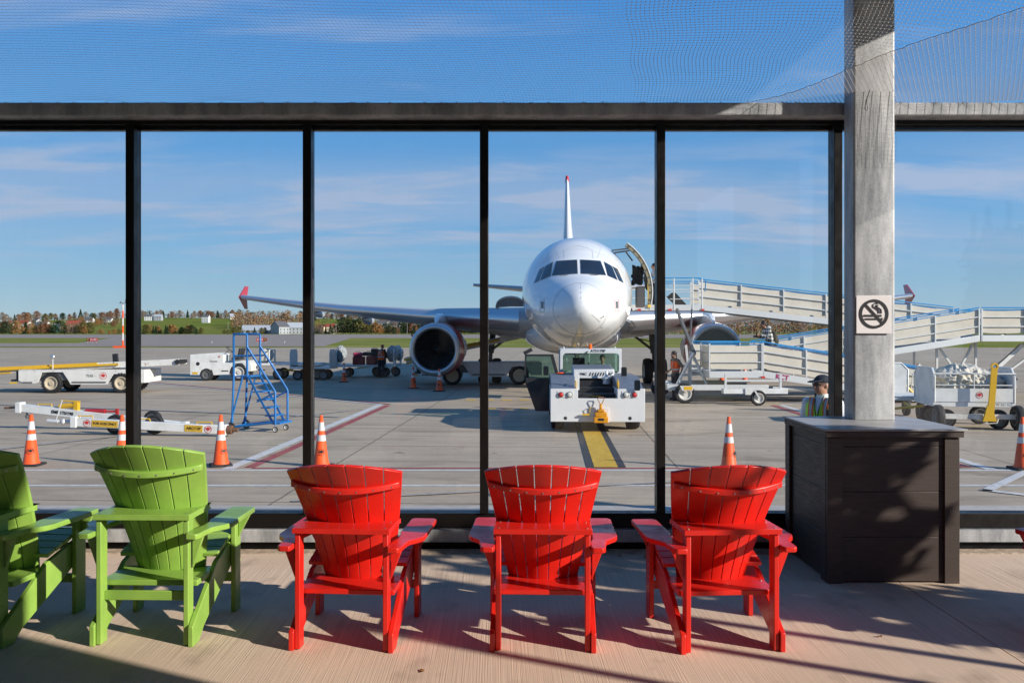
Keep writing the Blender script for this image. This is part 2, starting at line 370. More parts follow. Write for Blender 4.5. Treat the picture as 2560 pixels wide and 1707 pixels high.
while x < 14: w = random.uniform(1.0, 1.4); b.box(x, x+w-.012, 6.724, 6.868, -.7, .008+random.uniform(-.004,.004)); x += w
M_curb = mat('rough_curb_concrete', (.50,.39,.29), .9, col2=(.28,.21,.15), nscale=18, bump=1)
struct(b, 'terrace_curb', M_curb, smooth=False, bevel=.008)
b = MB(); b.box(-14, 14, 6.87, 7.34, -.7, -.03); struct(b, 'wall_footing', M_curb, smooth=False)
M_pale = mat('pale_kerb_concrete', (.46,.42,.385), .85, noise=.2, nscale=5)
b = MB(); b.box(-30, 30, 7.36, 11.55, AP-.1, AP+.02); struct(b, 'pavement', M_apron, smooth=False)
b = MB(); b.box(-30, 30, 11.56, 12.0, AP-.1, AP+.03); struct(b, 'kerb', M_pale, smooth=False, bevel=.01)
# ------------------------------------------------------------------ glass wall
def glass_mat():
    m = D.materials.new('window_glass'); m.use_nodes = True; t = m.node_tree; k = t.links.new; t.nodes.clear(); N = t.nodes.new
    o = N('ShaderNodeOutputMaterial'); mx_ = N('ShaderNodeMixShader'); tr = N('ShaderNodeBsdfTransparent'); gl = N('ShaderNodeBsdfGlossy'); gl.inputs['Roughness'].default_value = 0.0; tr.inputs[0].default_value = (.965,.98,.985,1)
    g = N('ShaderNodeNewGeometry'); v = N('ShaderNodeVectorMath'); v.operation = 'DOT_PRODUCT'; k(g.outputs['Normal'], v.inputs[0]); k(g.outputs['Incoming'], v.inputs[1])
    a = N('ShaderNodeMath'); a.operation = 'ABSOLUTE'; k(v.outputs['Value'], a.inputs[0])
    s_ = N('ShaderNodeMath'); s_.operation = 'SUBTRACT'; s_.inputs[0].default_value = 1; k(a.outputs[0], s_.inputs[1])
    p = N('ShaderNodeMath'); p.operation = 'POWER'; k(s_.outputs[0], p.inputs[0]); p.inputs[1].default_value = 5
    q = N('ShaderNodeMath'); q.operation = 'MULTIPLY_ADD'; k(p.outputs[0], q.inputs[0]); q.inputs[1].default_value = .9; q.inputs[2].default_value = .032
    k(q.outputs[0], mx_.inputs[0]); k(tr.outputs[0], mx_.inputs[1]); k(gl.outputs[0], mx_.inputs[2])
    mp = N('ShaderNodeMapping'); mp.inputs['Scale'].default_value = (1.5, 1, .45); k(g.outputs['Position'], mp.inputs[0]); n1 = N('ShaderNodeTexNoise'); n1.inputs['Scale'].default_value = 3.0; n1.inputs['Detail'].default_value = 8; n1.inputs['Distortion'].default_value = 1.5; k(mp.outputs[0], n1.inputs['Vector'])
    r = N('ShaderNodeMapRange'); r.inputs['From Min'].default_value = .42; r.inputs['From Max'].default_value = .75; r.inputs['To Min'].default_value = .0; r.inputs['To Max'].default_value = .009; k(n1.outputs[0], r.inputs[0])
    df = N('ShaderNodeBsdfDiffuse'); df.inputs[0].default_value = (.8,.8,.8,1); m2 = N('ShaderNodeMixShader'); k(r.outputs[0], m2.inputs[0]); k(mx_.outputs[0], m2.inputs[1]); k(df.outputs[0], m2.inputs[2]); k(m2.outputs[0], o.inputs[0]); return m
M_glass = glass_mat()
WY = 6.9; SP = 443/F*WY; X0 = (324-1280)/F*WY
wall = thing('glass_wall', 'dark framed glass wall of tall panes between the terrace and the apron', 'glass wall', (0, WY, 0))
ZT, ZB = 3.325, .27
b = MB(); b.box(-9, 9, .02, .14, ZT, ZT+.031); b.box(-9, 9, .085, .15, ZT-.03, ZT-.0015); b.build('top_rail', M_dark, wall, bevel=.003)
b = MB(); b.box(-9, 9, .02, .14, ZB-.115, ZB); b.build('bottom_rail', M_dark, wall, bevel=.003)
b = MB(); b.box(-9, 9, .02, .14, -.02, .046); b.build('base_rail', M_dark, wall, bevel=.003)
mull = [X0+SP*i for i in range(-4, 9) if i != 5]
for x in mull:
    b = MB(); b.box(x-.033, x+.033, -.0, .125, ZB+.001, ZT-.001); b.box(x-.024, x+.024, .126, .16, ZB+.001, ZT-.001); b.build('mullion', M_dark, wall, bevel=.003)
for a, c in zip(mull[:-1], mull[1:]):
    b = MB(); b.box(a+.034, c-.034, .075, .085, ZB-.002, ZT+.002); b.build('glass_pane', M_glass, wall, smooth=False)
b = MB(); b.box(-9, 9, .145, .40, ZB-.13, ZB-.055); b.build('outer_sill', mat('sill_blue_grey', (.10,.16,.22), .35, .3), wall, bevel=.004)
# galvanised steel
def galv(name, c1, c2):
    m = D.materials.new(name); m.use_nodes = True; t = m.node_tree; k = t.links.new; b = t.nodes['Principled BSDF']; b.inputs['Metallic'].default_value = .2; b.inputs['Roughness'].default_value = .5; N = t.nodes.new
    c = N('ShaderNodeTexCoord'); v = N('ShaderNodeTexVoronoi'); v.inputs['Scale'].default_value = 110; k(c.outputs['Object'], v.inputs['Vector'])
    mp = N('ShaderNodeMapping'); mp.inputs['Scale'].default_value = (3, 3, .7); k(c.outputs['Object'], mp.inputs[0])
    n = N('ShaderNodeTexNoise'); n.inputs['Scale'].default_value = 2.2; n.inputs['Detail'].default_value = 8; n.inputs['Roughness'].default_value = .7; k(mp.outputs[0], n.inputs['Vector'])
    bw = N('ShaderNodeRGBToBW'); k(v.outputs['Color'], bw.inputs[0])
    a = N('ShaderNodeMath'); a.operation = 'MULTIPLY_ADD'; k(bw.outputs[0], a.inputs[0]); a.inputs[1].default_value = .10; k(n.outputs[0], a.inputs[2])
    r = N('ShaderNodeMapRange'); r.inputs['From Min'].default_value = .42; r.inputs['From Max'].default_value = .68; k(a.outputs[0], r.inputs[0])
    x = N('ShaderNodeMixRGB'); x.inputs[1].default_value = (*c1, 1); x.inputs[2].default_value = (*c2, 1); k(r.outputs[0], x.inputs[0]); k(x.outputs[0], b.inputs['Base Color'])
    return m
M_galv = galv('galvanised_steel', (.25,.26,.275), (.50,.505,.515))
b = MB(); b.box(-9, 9, -.13, .09, ZT+.033, ZT+.135); tag(b.build('steel_beam', M_galv, bevel=.012, loc=(0,WY,0)), 'long galvanised steel beam over the dark window frame, under the bird net', 'beam')
for i, x0 in enumerate((-9, -4.2, .6, 5.4)):
    pass
b = MB(); b.box(-9, 2.25, -.02, .03, .05, .15); b.box(2.26, 9, -.02, .03, .05, .15); b.box(-9, 9, .035, .13, .047, .153); tag(b.build('floor_beam', M_galv, bevel=.006, loc=(0,WY,0)), 'low galvanised steel channel running along the foot of the glass wall', 'beam')
# ------------------------------------------------------------------ steel column with box
def steel_column(x, y0, label, h=4.6):
    c = thing('steel_column', label, 'column', (x, y0+.11, 1.045))
    b = MB(); r = .018; w, d = .155, .10; pts = []
    for cx_, cy_, a0 in ((w-r, d-r, 0), (-(w-r), d-r, 90), (-(w-r), -(d-r), 180), (w-r, -(d-r), 270)):
        for q in range(5): a = R(a0+q*22.5); pts.append((cx_+r*math.cos(a), cy_+r*math.sin(a)))
    b.prism(pts, h-1.047); b.build('shaft', M_galv, c, ang=50); return c
M_wood = mat('dark_composite_board', (.066,.047,.039), .5, col2=(.045,.032,.026), nscale=9, stretch=(1,1,14), bump=.15)
M_woodh = mat('dark_composite_plank', (.062,.043,.036), .5, col2=(.045,.031,.026), nscale=8, stretch=(1,1,18), bump=.15)
M_top = mat('grey_counter_top', (.36,.345,.34), .38, noise=.12, nscale=5)
def column_box(x, label, cname):
    o = thing('column_box', label, 'cabinet', (x, 5.93, 0)); w = .445; dp = .87
    b = MB()
    hs_ = [.01, .31, .615, .92, .985]
    for z0, z1 in zip(hs_[:-1], hs_[1:]): b.box(-w+.02, w-.02, .02, dp, z0+.0016, z1)
    b.build('panel', M_woodh, o, bevel=.003)
    b = MB()
    b.box(-w, -w+.10, .002, .035, .0, .982); b.build('corner_board', M_wood, o, bevel=.002)
    b = MB(); b.box(w-.10, w, .002, .035, .0, .982); b.build('corner_board', M_wood, o, bevel=.002)
    b = MB(); b.box(-w-.002, -w+.018, .037, .13, .0, .982); b.build('corner_board', M_wood, o, bevel=.002)
    b = MB(); b.box(-w-.002, -w+.018, .82, .92, .0, .982); b.build('corner_board', M_wood, o, bevel=.002)
    b = MB(); b.box(-w-.02, w+.02, -.02, dp+.01, .987, 1.027); b.build('edge_trim', M_wood, o, bevel=.003)
    b = MB(); b.box(-w-.03, w+.04, -.03, dp+.02, 1.029, 1.043); b.build('counter_top', M_top, o, bevel=.003); return o
BX = (2222-1280)/369.+.02
column_box(BX, 'dark brown panelled box with grey top round the foot of the steel column', 0)
colm = steel_column(2.69, 6.52, 'broad galvanised steel column with a no smoking sign, rising from the brown box')
column_box(-4.47, 'brown panelled box with grey top at the left edge, mostly out of view', 0)
steel_column(-4.3, 6.52, 'galvanised steel column rising from the left brown box, out of view')
# sign
sg = thing('no_smoking_sign', 'square white no smoking and no vaping sign fixed to the steel column', 'sign', (2.69-.012, 6.50, CAMZ+(HY-786)/338))
M_signw = mat('sign_white', (.74,.70,.70), .4); M_ink = mat('sign_black', (.012,.012,.014), .5)
b = MB(); b.box(-.130, .130, .012, .018, -.141, .141); b.build('board', M_signw, sg, bevel=.002)
def ring2(b, r0, r1, cx_, cz, y0, y1, a0=0, a1=360, n=48):
    pts = []
    rings = []
    for i in range(n+1):
        a = R(a0+(a1-a0)*i/n); rings.append([Vector((cx_+r*math.cos(a), y, cz+r*math.sin(a))) for r, y in ((r0,y0),(r1,y0),(r1,y1),(r0,y1))])
    b.loft(rings, caps=(abs(a1-a0) < 359))
b = MB(); ring2(b, .088, .108, 0, .004, .008, .0115); b.bar((-.065,.0095,.074), (.065,.0095,-.066), .004, .018, Vector((0,0,1))); b.build('prohibition_ring', M_ink, sg, smooth=False)
b = MB(); b.box(-.075,.028,.007,.0112,-.016,-.002); b.box(.036,.042,.007,.0112,-.016,-.002); b.box(.050,.056,.007,.0112,-.016,-.002)
b.box(-.062,.048,.007,.0112,-.040,-.028); b.box(-.075,-.062,.007,.0112,-.037,-.031)
b.tube([(.036,.009,.008),(.034,.009,.028),(.014,.009,.044),(-.006,.009,.056),(-.006,.009,.074),(.010,.009,.083),(.030,.009,.080)], .0036, 6); b.tube([(.055,.009,.008),(.053,.009,.036),(.034,.009,.050),(.014,.009,.060),(.016,.009,.068),(.034,.009,.066)], .0036, 6)
b.build('cigarette_symbol', M_ink, sg)
text('lettering', 'E', .022, M_ink, sg, face(.062, .0095, -.034), bold=.0006)
# ------------------------------------------------------------------ roof over the terrace and its supports (out of frame, they shade it)
M_roofs = mat('roof_steel_deck', (.07,.07,.075), .7)
b = MB(); b.box(-14, 4.42, -6, 6.62, 4.62, 4.75); tag(b.build('canopy_roof', M_roofs), 'flat steel canopy roof above the terrace, out of view', 'roof')
M_pier = mat('pier_cladding', (.28,.27,.26), .7)
b = MB(); b.box(3.65, 4.1, -.55, 1.44, 0, 4.6); tag(b.build('wall_pier', M_pier, bevel=.01), 'grey clad pier holding up the canopy, behind the viewer', 'pier')
b = MB(); b.box(-14, 4.2, -6.3, -6, 0, 4.6); b.box(-3,0,-5.99,-5.95,.9,2.6); tag(b.build('terminal_wall', mat('terminal_siding', (.14,.14,.14), .8)), 'pale siding wall of the terminal behind the viewer', 'wall')
# ------------------------------------------------------------------ bird net
M_net = mat('net_twine', (.70,.68,.66), .6)
def seam_x(y): t = (6.86-y)/(6.86-4.6); return 1.86+t*1.12+.05*math.sin(t*9)
def net_z(x, y):
    t = 6.84-y
    s = abs(x-seam_x(y))
    return 3.475+.035*t + .030*math.sin(x*1.3+y)*min(1, t*1.4) - .05*min(1, t)*math.exp(-s*2.2) + .018*math.sin(x*5.1+.6*math.sin(x*2.3))*math.exp(-t*5)
def wires(name, panels, label):
    b = MB()
    for lines in panels:
        for pts, r in lines: b.tube(pts, r, 3, False)
    return tag(b.build(name, M_net), label, 'net')
Y0, Y1 = 4.62, 6.86
lines = []
xx = -4.6
while xx < 3.2:
    pts = []
    for i in range(15):
        y = Y0+(Y1-Y0)*i/14; x = xx+.012*math.sin(y*7+xx)+ (y-Y0)*.16
        if x <= seam_x(y): pts.append((x, y, net_z(x, y)))
    if len(pts) > 2: lines.append((pts, .0006))
    xx += .026
yy = Y0
rows = []
while yy < Y1:
    pts = []; x = -4.6
    while x < 3.2:
        y = yy+.010*math.sin(x*3+yy*5)+.05*math.exp(-abs(x-seam_x(yy))*1.6)
        if x > seam_x(y): break
        pts.append((x, min(y, 6.865), net_z(x, y))); x += .05
    rows.append(yy)
    if len(pts) > 2: lines.append((pts, .0008))
    yy += .045
# right hand panel, hung at an angle
for dirn, sp_ in ((R(62), .030), (R(-28), .030)):
    dv = Vector((math.cos(dirn), math.sin(dirn))); nv = Vector((-dv.y, dv.x)); c0 = Vector((3.6, 5.8)); o_ = -2.4
    while o_ < 2.4:
        pts = []
        for i in range(-50, 51):
            q = c0+nv*o_+dv*(i*.05)
            if Y0 < q.y < Y1 and seam_x(q.y) < q.x < 4.9: pts.append((q.x, q.y, net_z(q.x, q.y)))
            elif len(pts) > 2: break
        if len(pts) > 2: lines.append((pts, .0013))
        o_ += sp_
knots = MB()
for pts, r in lines[::1]: pass
b = MB()
for pts, r in lines: b.tube(pts, r, 3, False)
# knots at the crossings near the column and to its right
def knot(x, y, r=.003):
    z = net_z(x, y); b.add([(x-r*1.5,y,z),(x+r*1.5,y,z),(x,y-r,z),(x,y+r,z),(x,y,z+r),(x,y,z-r)], [(0,2,4),(2,1,4),(1,3,4),(3,0,4),(2,0,5),(1,2,5),(3,1,5),(0,3,5)])
xx = .6
while xx < 3.0:
    for yy in rows:
        y = yy; x = xx+.012*math.sin(y*7+xx)+(y-Y0)*.16
        if x < seam_x(y): knot(x, y)
    xx += .026
dv = Vector((math.cos(R(62)), math.sin(R(62)))); nv = Vector((-dv.y, dv.x)); c0 = Vector((3.6, 5.8))
for i in range(-80, 81):
    for j in range(-80, 81):
        q = c0+nv*(-2.4+.03*(i+80))+Vector((math.cos(R(-28)), math.sin(R(-28))))*0+dv*((j)*.03)
        if Y0 < q.y < Y1 and seam_x(q.y) < q.x < 4.4: knot(q.x, q.y, .0034)
tag(b.build('bird_net', M_net), 'fine pale bird net stretched over the terrace above the steel beam', 'net')
b = MB()
pts = [(seam_x(y)+random.uniform(-.006,.006), y, net_z(seam_x(y), y)+random.uniform(-.004,.004)) for y in [Y0+(Y1-Y0)*i/60 for i in range(61)]]
b.tube(pts, .0022, 5)
for p in pts[::2]:
    for _ in range(2): b.tube([p, (p[0]+random.uniform(-.02,.03), p[1]+random.uniform(-.02,.02), p[2]-random.uniform(.0,.04))], .0007, 3)
tag(b.build('net_seam_cord', mat('frayed_cord', (.50,.42,.33), .8)), 'frayed tan cord lacing the two net pieces together above the column', 'cord')
b = MB(); x0, z0 = 2.60, 3.44
b.tube([(x0+.03,6.47,z0+.03),(x0,6.465,z0-.05),(x0-.008,6.465,z0-.11),(x0+.004,6.465,z0-.125),(x0+.014,6.465,z0-.11),(x0+.004,6.465,z0-.05),(x0+.03,6.47,z0+.03)], .0025, 5)
tag(b.build('loose_cord_loop', mat('dark_cord', (.03,.03,.03), .8)), 'small dark loop of cord hanging from the net in front of the column', 'cord')
# loose net edge hanging over the beam and the column face
b = MB()
for i in range(11):
    x = 2.53+i*.03; b.tube([(x+.004*math.sin(j*2+i), 6.485, 3.44-.004*abs(i-5)-j*.06) for j in range(9)], .0007, 3)
for j in range(18): b.tube([(2.53+i*.03, 6.485, 3.43-j*.031+.004*math.sin(i*1.7+j)) for i in range(11)], .0006, 3)
tag(b.build('hanging_net_flap', mat('net_shadow_twine', (.10,.095,.09), .8)), 'torn flap of dark netting hanging down the top of the column', 'net')  # twine coloured dark to stand for net in shadow
b = MB()
x = -4.6
while x < 4.8:
    w = random.uniform(.12, .35); n = 7
    for k_ in range(3):
        b.tube([(x+w*i/n, 6.765, 3.462-(.018+.022*k_)*math.sin(math.pi*i/n)+random.uniform(-.004,.004)) for i in range(n+1)], .0006, 3)
    x += w*.9
tag(b.build('net_hem', mat('hem_twine', (.30,.27,.24), .8)), 'scalloped hem of loose twine draped along the front of the steel beam', 'net')
# ------------------------------------------------------------------ adirondack chairs
def chair_mat(name, c, c2): return mat(name, c, .33, col2=c2, nscale=6, bump=.12, spec=.5)
M_cr = chair_mat('red_plastic_lumber', (.66,.018,.010), (.52,.016,.010)); M_cg = chair_mat('green_plastic_lumber', (.26,.42,.075), (.20,.345,.06)); M_cb = chair_mat('blue_plastic_lumber', (.03,.16,.42), (.025,.14,.38))
M_screw = mat('screw_steel', (.5,.5,.48), .35, .9)
def make_chair(label, m, loc, rz, group, stretcher=False):
    t = thing('adirondack_chair', label, 'chair', loc, rz, group)
    BV = .004
    # back slats, fanned and set on a curve; the back leans towards -y at the top
    def back_pt(u, v):       # u -1..1 across, v 0..1 up
        hw = .198+.125*v
        x = u*hw; curve = (.10+.03*v)*(1-u*u)
        y = .34-.20*v-.16*v*v-curve
        return Vector((x, y, .285+.685*v))
    for i in range(7):
        u0, u1 = -1+2*i/7+.008, -1+2*(i+1)/7-.008
        b = MB(); n = 10; rings = []
        for j in range(n+1):
            v = j/n
            rr = []
            for u in (u0, (u0*2+u1)/3, (u0+u1*2)/3, u1):
                top = 1.0+.045-.085*u*u; vv = v*top - (.03*(1-u*u) if j == 0 else 0)
                p = back_pt(u, vv); rr.append(p)
            rings.append(rr)
        full = []
        for r_ in rings:
            # local normal ~ towards +y
            full.append([p for p in r_]+[p+Vector((0, .020, .008)) for p in reversed(r_)])
        b.loft(full); b.build('back_slat', m, t, bevel=.003, ang=45)
    # crest batten curved across the back
    b = MB(); rings = []
    for i in range(17):
        u = -.97+1.94*i/16; v = .825+.04*u*u; p = back_pt(u, v)+Vector((0, -.004, 0))
        rings.append([p+Vector((0,0,-.017)), p+Vector((0,-.026,-.017)), p+Vector((0,-.026,.013)), p+Vector((0,0,.020))])
    b.loft(rings); b.build('crest_batten', m, t, bevel=.004)
    for i in range(7):
        b = MB(); u = -.857+1.714*i/6; v = .825+.04*u*u; p = back_pt(u, v)+Vector((0, -.031, -.004)); b.lathe([(.0045,0),(.0045,.002),(.001,.0022)], Matrix.Translation(p) @ Matrix.Rotation(R(90), 4, 'X'), 8); b.build('screw', M_screw, t)
    # rear arm rail
    def rail(z, hw, yb, yf_c, th=.028, vb=.5, nm='back_rail', hw2=None):
        b = MB(); pts = []; hw2 = hw2 or hw
        pts += [(-hw, yb), (hw, yb)]
        pts.append((hw2, yf_c))
        for i in range(9):
            u = 1-2*i/8; p = back_pt(u, vb); pts.append((p.x*1.02 if abs(u) > .9 else p.x, p.y+.005 if abs(u) < .95 else p.y+.004))
        pts.append((-hw2, yf_c))
        b.prism(pts, th, Matrix.Translation((0, 0, z))); return b.build(nm, m, t, bevel=BV)
    rail(.625, .262, -.075, .24, vb=.49)
    rail(.275, .268, .03, .33, vb=0.03, nm='seat_rail')
    for sx in (-1, 1):
        for xx, dy, zz in ((.235,-.045,.654),(.235,.10,.654),(.245,.06,.304),(.245,.20,.304)): b = MB(); b.lathe([(.006,0),(.006,.0015)], Matrix.Translation((sx*xx, dy, zz)), 8, True); b.build('screw', M_screw, t)
    SYZ = Matrix(((0,0,1,0),(1,0,0,0),(0,1,0,0),(0,0,0,1)))     # prism xy -> yz, extrude along x
    for sx in (-1, 1):
        b = MB(); b.box(sx*.238-.014, sx*.238+.014, -.06, .015, 0.004, .624); b.build('rear_leg', m, t, bevel=BV)
        # long sloping stringer
        b = MB(); b.prism([(-.075,0),(.02,0),(.09,.055),(.62,.29),(.66,.325),(.66,.385),(.62,.41),(.30,.335),(-.075,.10)], .028, Matrix.Translation((sx*.268-.014, 0, 0)) @ SYZ); b.build('stringer', m, t, bevel=BV)
        b = MB(); b.box(sx*.300-.014, sx*.300+.014, .52, .62, 0, .538); b.build('front_leg', m, t, bevel=BV)
        # arm: paddle with a waist
        arm = [(.254,-.10),(.262,-.125),(.315,-.125),(.330,-.105),(.335,-.02),(.345,.05),(.400,.13),(.412,.17),(.408,.60),(.392,.625),(.272,.625),(.256,.60),(.258,.25),(.274,.18),(.272,.10),(.256,.03)]
        b = MB(); b.prism([(x*sx, y) for x, y in arm], .028, Matrix.Translation((0, 0, .540))); b.build('arm', m, t, bevel=.005)
        b = MB(); b.prism([(0,0),(.075,0),(0,-.13)], .026, Matrix.Translation((sx*.316 if sx > 0 else -.316, .57, .539)) @ (Matrix(((1,0,0,0),(0,0,1,0),(0,1,0,0),(0,0,0,1))) if sx > 0 else Matrix(((-1,0,0,0),(0,0,1,0),(0,1,0,0),(0,0,0,1))))); b.build('arm_bracket', m, t, bevel=.003)
        b = MB(); b.prism([(0,0),(.06,0),(0,-.16)], .026, Matrix.Translation((sx*.262, -.03, .539)) @ (Matrix(((1,0,0,0),(0,0,1,0),(0,1,0,0),(0,0,0,1))) if sx > 0 else Matrix(((-1,0,0,0),(0,0,1,0),(0,1,0,0),(0,0,0,1))))); b.build('arm_bracket', m, t, bevel=.003)
    for i in range(5):
        y = .30+i*.078; z = .360+.018*i
        b = MB(); b.box(-.285, .285, 0, .07, 0, .022, Matrix.Translation((0, y, z)) @ Matrix.Rotation(R(15 if i < 4 else -5), 4, 'X')); b.build('seat_slat', m, t, bevel=.003)
    b = MB(); b.box(-.286, .286, .60, .622, .15, .20); b.build('front_stretcher', m, t, bevel=.003)
    if stretcher:
        b = MB(); b.box(-.224, .224, -.02, .0, .215, .262); b.build('rear_stretcher', m, t, bevel=.003)
    return t
gr = 'red adirondack chairs facing the glass wall'; gg = 'green adirondack chairs facing the glass wall'
make_chair('leftmost of the three whole red adirondack chairs, next to the green chair', M_cr, (-.905, 4.74, 0), R(-4), gr)
make_chair('middle one of the three whole red adirondack chairs, in front of the yellow guide line', M_cr, (.166, 4.73, 0), R(-2), gr)
make_chair('red adirondack chair right beside the dark brown column box, partly in its shade', M_cr, (1.165, 4.72, 0), R(4), gr)
make_chair('red adirondack chair cut off by the right edge, only its arm and leg showing', M_cr, (3.42, 4.55, 0), R(13), gr)
make_chair('bright green adirondack chair seen whole from behind, left of the red ones', M_cg, (-2.0, 4.82, 0), R(-1), gg, True).scale = (1,1,1.09)
make_chair('shaded green adirondack chair cut off by the left edge', M_cg, (-3.0, 4.82, 0), R(-7), gg, True).scale = (1,1,1.09)
make_chair('blue adirondack chair of which only an arm tip shows in the bottom right corner', M_cb, (1.92, 2.03, 0), R(2), None)
# invented shrub outside the frame, added so its shade falls on the brown box
M_leafs = mat('shade_shrub_leaves', (.06,.10,.03), .7)
def planter(x, y, h, seed, label):
    rnd = random.Random(seed); t = thing('added_shade_shrub', label, 'planter', (x, y, 0), 0, 'planters beyond the right edge of the view')
    b = MB(); b.box(-.28, .28, -.28, .28, 0, .5); b.build('pot', M_pier, t, bevel=.01)
    b = MB()
    for i in range(5): b.tube([(0,0,.4), (rnd.uniform(-.1,.1), rnd.uniform(-.1,.1), h*.5), (rnd.uniform(-.45,.45), rnd.uniform(-.45,.45), h)], [.02,.015,.006], 5)
    b.build('stem', M_wood, t)
    b = MB()
    for i in range(1150):
        a = rnd.uniform(0, 6.28); r = .62*math.sqrt(rnd.random()); z = rnd.uniform(.5, h+.25); s = .09
        c = Vector((r*math.cos(a), r*math.sin(a), z)); u = Vector((rnd.gauss(0,1), rnd.gauss(0,1), rnd.gauss(0,1))).normalized(); v = u.orthogonal().normalized()
        b.add([c-u*s*1.6, c+v*s*.6, c+u*s*1.6, c-v*s*.6], [(0,1,2,3)])
    b.build('foliage', M_leafs, t, smooth=False)
planter(6.0, 3.65, 2.6, 1, 'leafy shrub in a square grey pot outside the right edge, the farther one')
for i, (x, y) in enumerate(((6.5,2.45),(6.5,1.95),(6.7,1.2))):  # guessed posts outside the frame, added for streaks of shade on the floor
    b = MB(); b.tube([(0,0,0),(0,0,3.4)], .04, 10); b.tube([(0,0,0),(0,0,.02)], .12, 10); tag(b.build('added_shade_post', M_pier, loc=(x, y, 0)), 'unseen slender grey post added outside the right edge to cast streaks on the floor', 'post', 'added shade posts beyond the right edge')
M_dryleaf = mat('dry_leaf', (.30,.13,.04), .8)
for i, (x, y) in enumerate(((.82,6.66),(1.0,6.62),(-2.9,5.9),(2.05,4.9),(-.45,4.4))):
    b = MB(); k_ = .022+.006*(i % 3); b.add([(-k_,0,.004),(0,-k_*.5,.001),(k_*.2,-k_*.35,.006),(k_,0,.010),(k_*.2,k_*.4,.002),(0,k_*.5,.007)], [(0,1,2,4,5),(2,3,4)]); b.add([(v[0],v[1],v[2]+.0012) for v in b.v], [(0,5,4,2,1),(2,4,3)])
    tag(b.build('fallen_leaf', M_dryleaf, loc=(x, y, .001), smooth=False), 'small dry brown leaf lying on the terrace floor', 'leaf', 'dry leaves on the terrace floor').rotation_euler = (0, 0, i*1.3)
# ------------------------------------------------------------------ traffic cones
def make_cone(label, loc, rz=0, logo=True):
    t = thing('traffic_cone', label, 'traffic cone', loc, rz, 'orange traffic cones on the apron')
    b = MB(); b.cb((0,0,.02), (.37,.37,.04)); b.build('base', M_black, t, bevel=.008)
    rr = lambda z: .135-.108*(z-.04)/.87
    b = MB(); b.lathe([(.150,.04),(.148,.06),(rr(.08),.08),(rr(.91),.91),(rr(.91)*.8,.913),(.001,.913)], n=24); o = b.build('body', M_orange, t, ang=60)
    for z0, z1 in ((.46,.565),(.64,.79)):
        b = MB(); b.lathe([(rr(z0)+.001,z0),(rr(z0)+.003,z0),(rr(z1)+.003,z1),(rr(z1)+.001,z1)], n=24); b.build('reflective_band', M_coneref, t, ang=60)
    if logo:
        a = R(25); M = rotz(a) @ Matrix.Translation((0, -rr(.27)-.002, .27)) @ Matrix.Rotation(R(-7), 4, 'X') @ FACE
        roundel(t, M, .055, M_ink, M_ink)
    return t
c0 = make_cone('orange cone at the far left, nearer row, left of the green chair', (*G(78,1163).xy, AP))
for (px, py, lb) in ((305,1164,'orange cone half hidden by the first window mullion and the green chair'),(552,1164,'orange cone standing between the green chair and the blue rolling ladder'),
    (803,1166,'orange cone with round leaf emblem rising behind the leftmost whole red chair'),(1822,1172,'orange cone rising behind the red chair beside the brown box'),(2556,1173,'orange cone at the right edge, just beyond the baggage cart'),
    (860,955,'small far cone in front of the loaded baggage carts'),(1033,971,'far cone left of the engine nose, the left of the pair'),(1098,978,'far cone under the left engine, the right of the pair'),
    (1805,957,'far cone seen under the ramp platform, the left one'),(1862,955,'far cone seen under the ramp platform, the right one'),(2287,958,'far cone standing under the ramp landing')):
    dup(c0, (*G(px,py).xy, AP), random.uniform(-.5,.5), lb)
# ------------------------------------------------------------------ airliner: local x lateral (right in view), y back from the nose tip, z up from the apron
AC = thing('passenger_jet', 'white twin engine passenger jet parked nose towards the glass wall, red nacelles and winglets', 'airplane', (2.07, 26.4, AP), R(-2.8))
top = [(0,3.18),(.01,3.28),(.04,3.38),(.12,3.50),(.3,3.65),(.6,3.80),(1.0,3.95),(1.5,4.10),(1.9,4.24),(2.3,4.52),(2.75,4.84),(3.3,5.12),(4,5.48),(5,5.74),(6,5.84),(7,5.87),(8,5.87),(24,5.87),(28,5.80),(31,5.6),(33.8,5.2)]
bot = [(0,3.16),(.01,3.06),(.04,2.96),(.12,2.82),(.3,2.64),(.6,2.45),(1.0,2.27),(1.5,2.16),(2.2,1.98),(3,1.86),(4,1.77),(5,1.74),(6,1.73),(20,1.73),(23,2.0),(26,2.7),(30,3.9),(33.8,4.7)]
hwd = [(0,.01),(.01,.105),(.04,.21),(.12,.365),(.3,.575),(.6,.81),(1.0,1.05),(1.5,1.28),(1.9,1.42),(2.3,1.54),(2.75,1.65),(3.3,1.75),(4,1.89),(5,1.96),(6,1.975),(7,1.975),(21,1.975),(24,1.85),(28,1.25),(31,.75),(33.8,.2)]
def interp(tb, x):
    for (a, p), (c, q) in zip(tb[:-1], tb[1:]):
        if a <= x <= c: return p+(q-p)*(x-a)/(c-a)
    return tb[-1][1]
def fz(x): return (interp(top, x)+interp(bot, x))/2 - .0
def sm(tb, x, w=.25):
    w = min(w, x*.35); return (interp(tb, max(0, x-w))+2*interp(tb, x)+interp(tb, x+w))/4
def fring(y, n=72, grow=0):
    T, B, H = sm(top, y), sm(bot, y), sm(hwd, y)
    k = min(1, y/3.0); zc = B+(T-B)*(.40+.10*k) ; e = 2.0
    r = []
    for i in range(n):
        a = 2*math.pi*i/n+math.pi/n; c, s = math.cos(a), math.sin(a)
        # a slight windscreen shoulder: flatten the upper section ahead of the cabin
        hh = (T-zc) if s > 0 else (zc-B)
        r.append(Vector(((H+grow)*c, y, zc+(hh+grow)*s)))
    return r
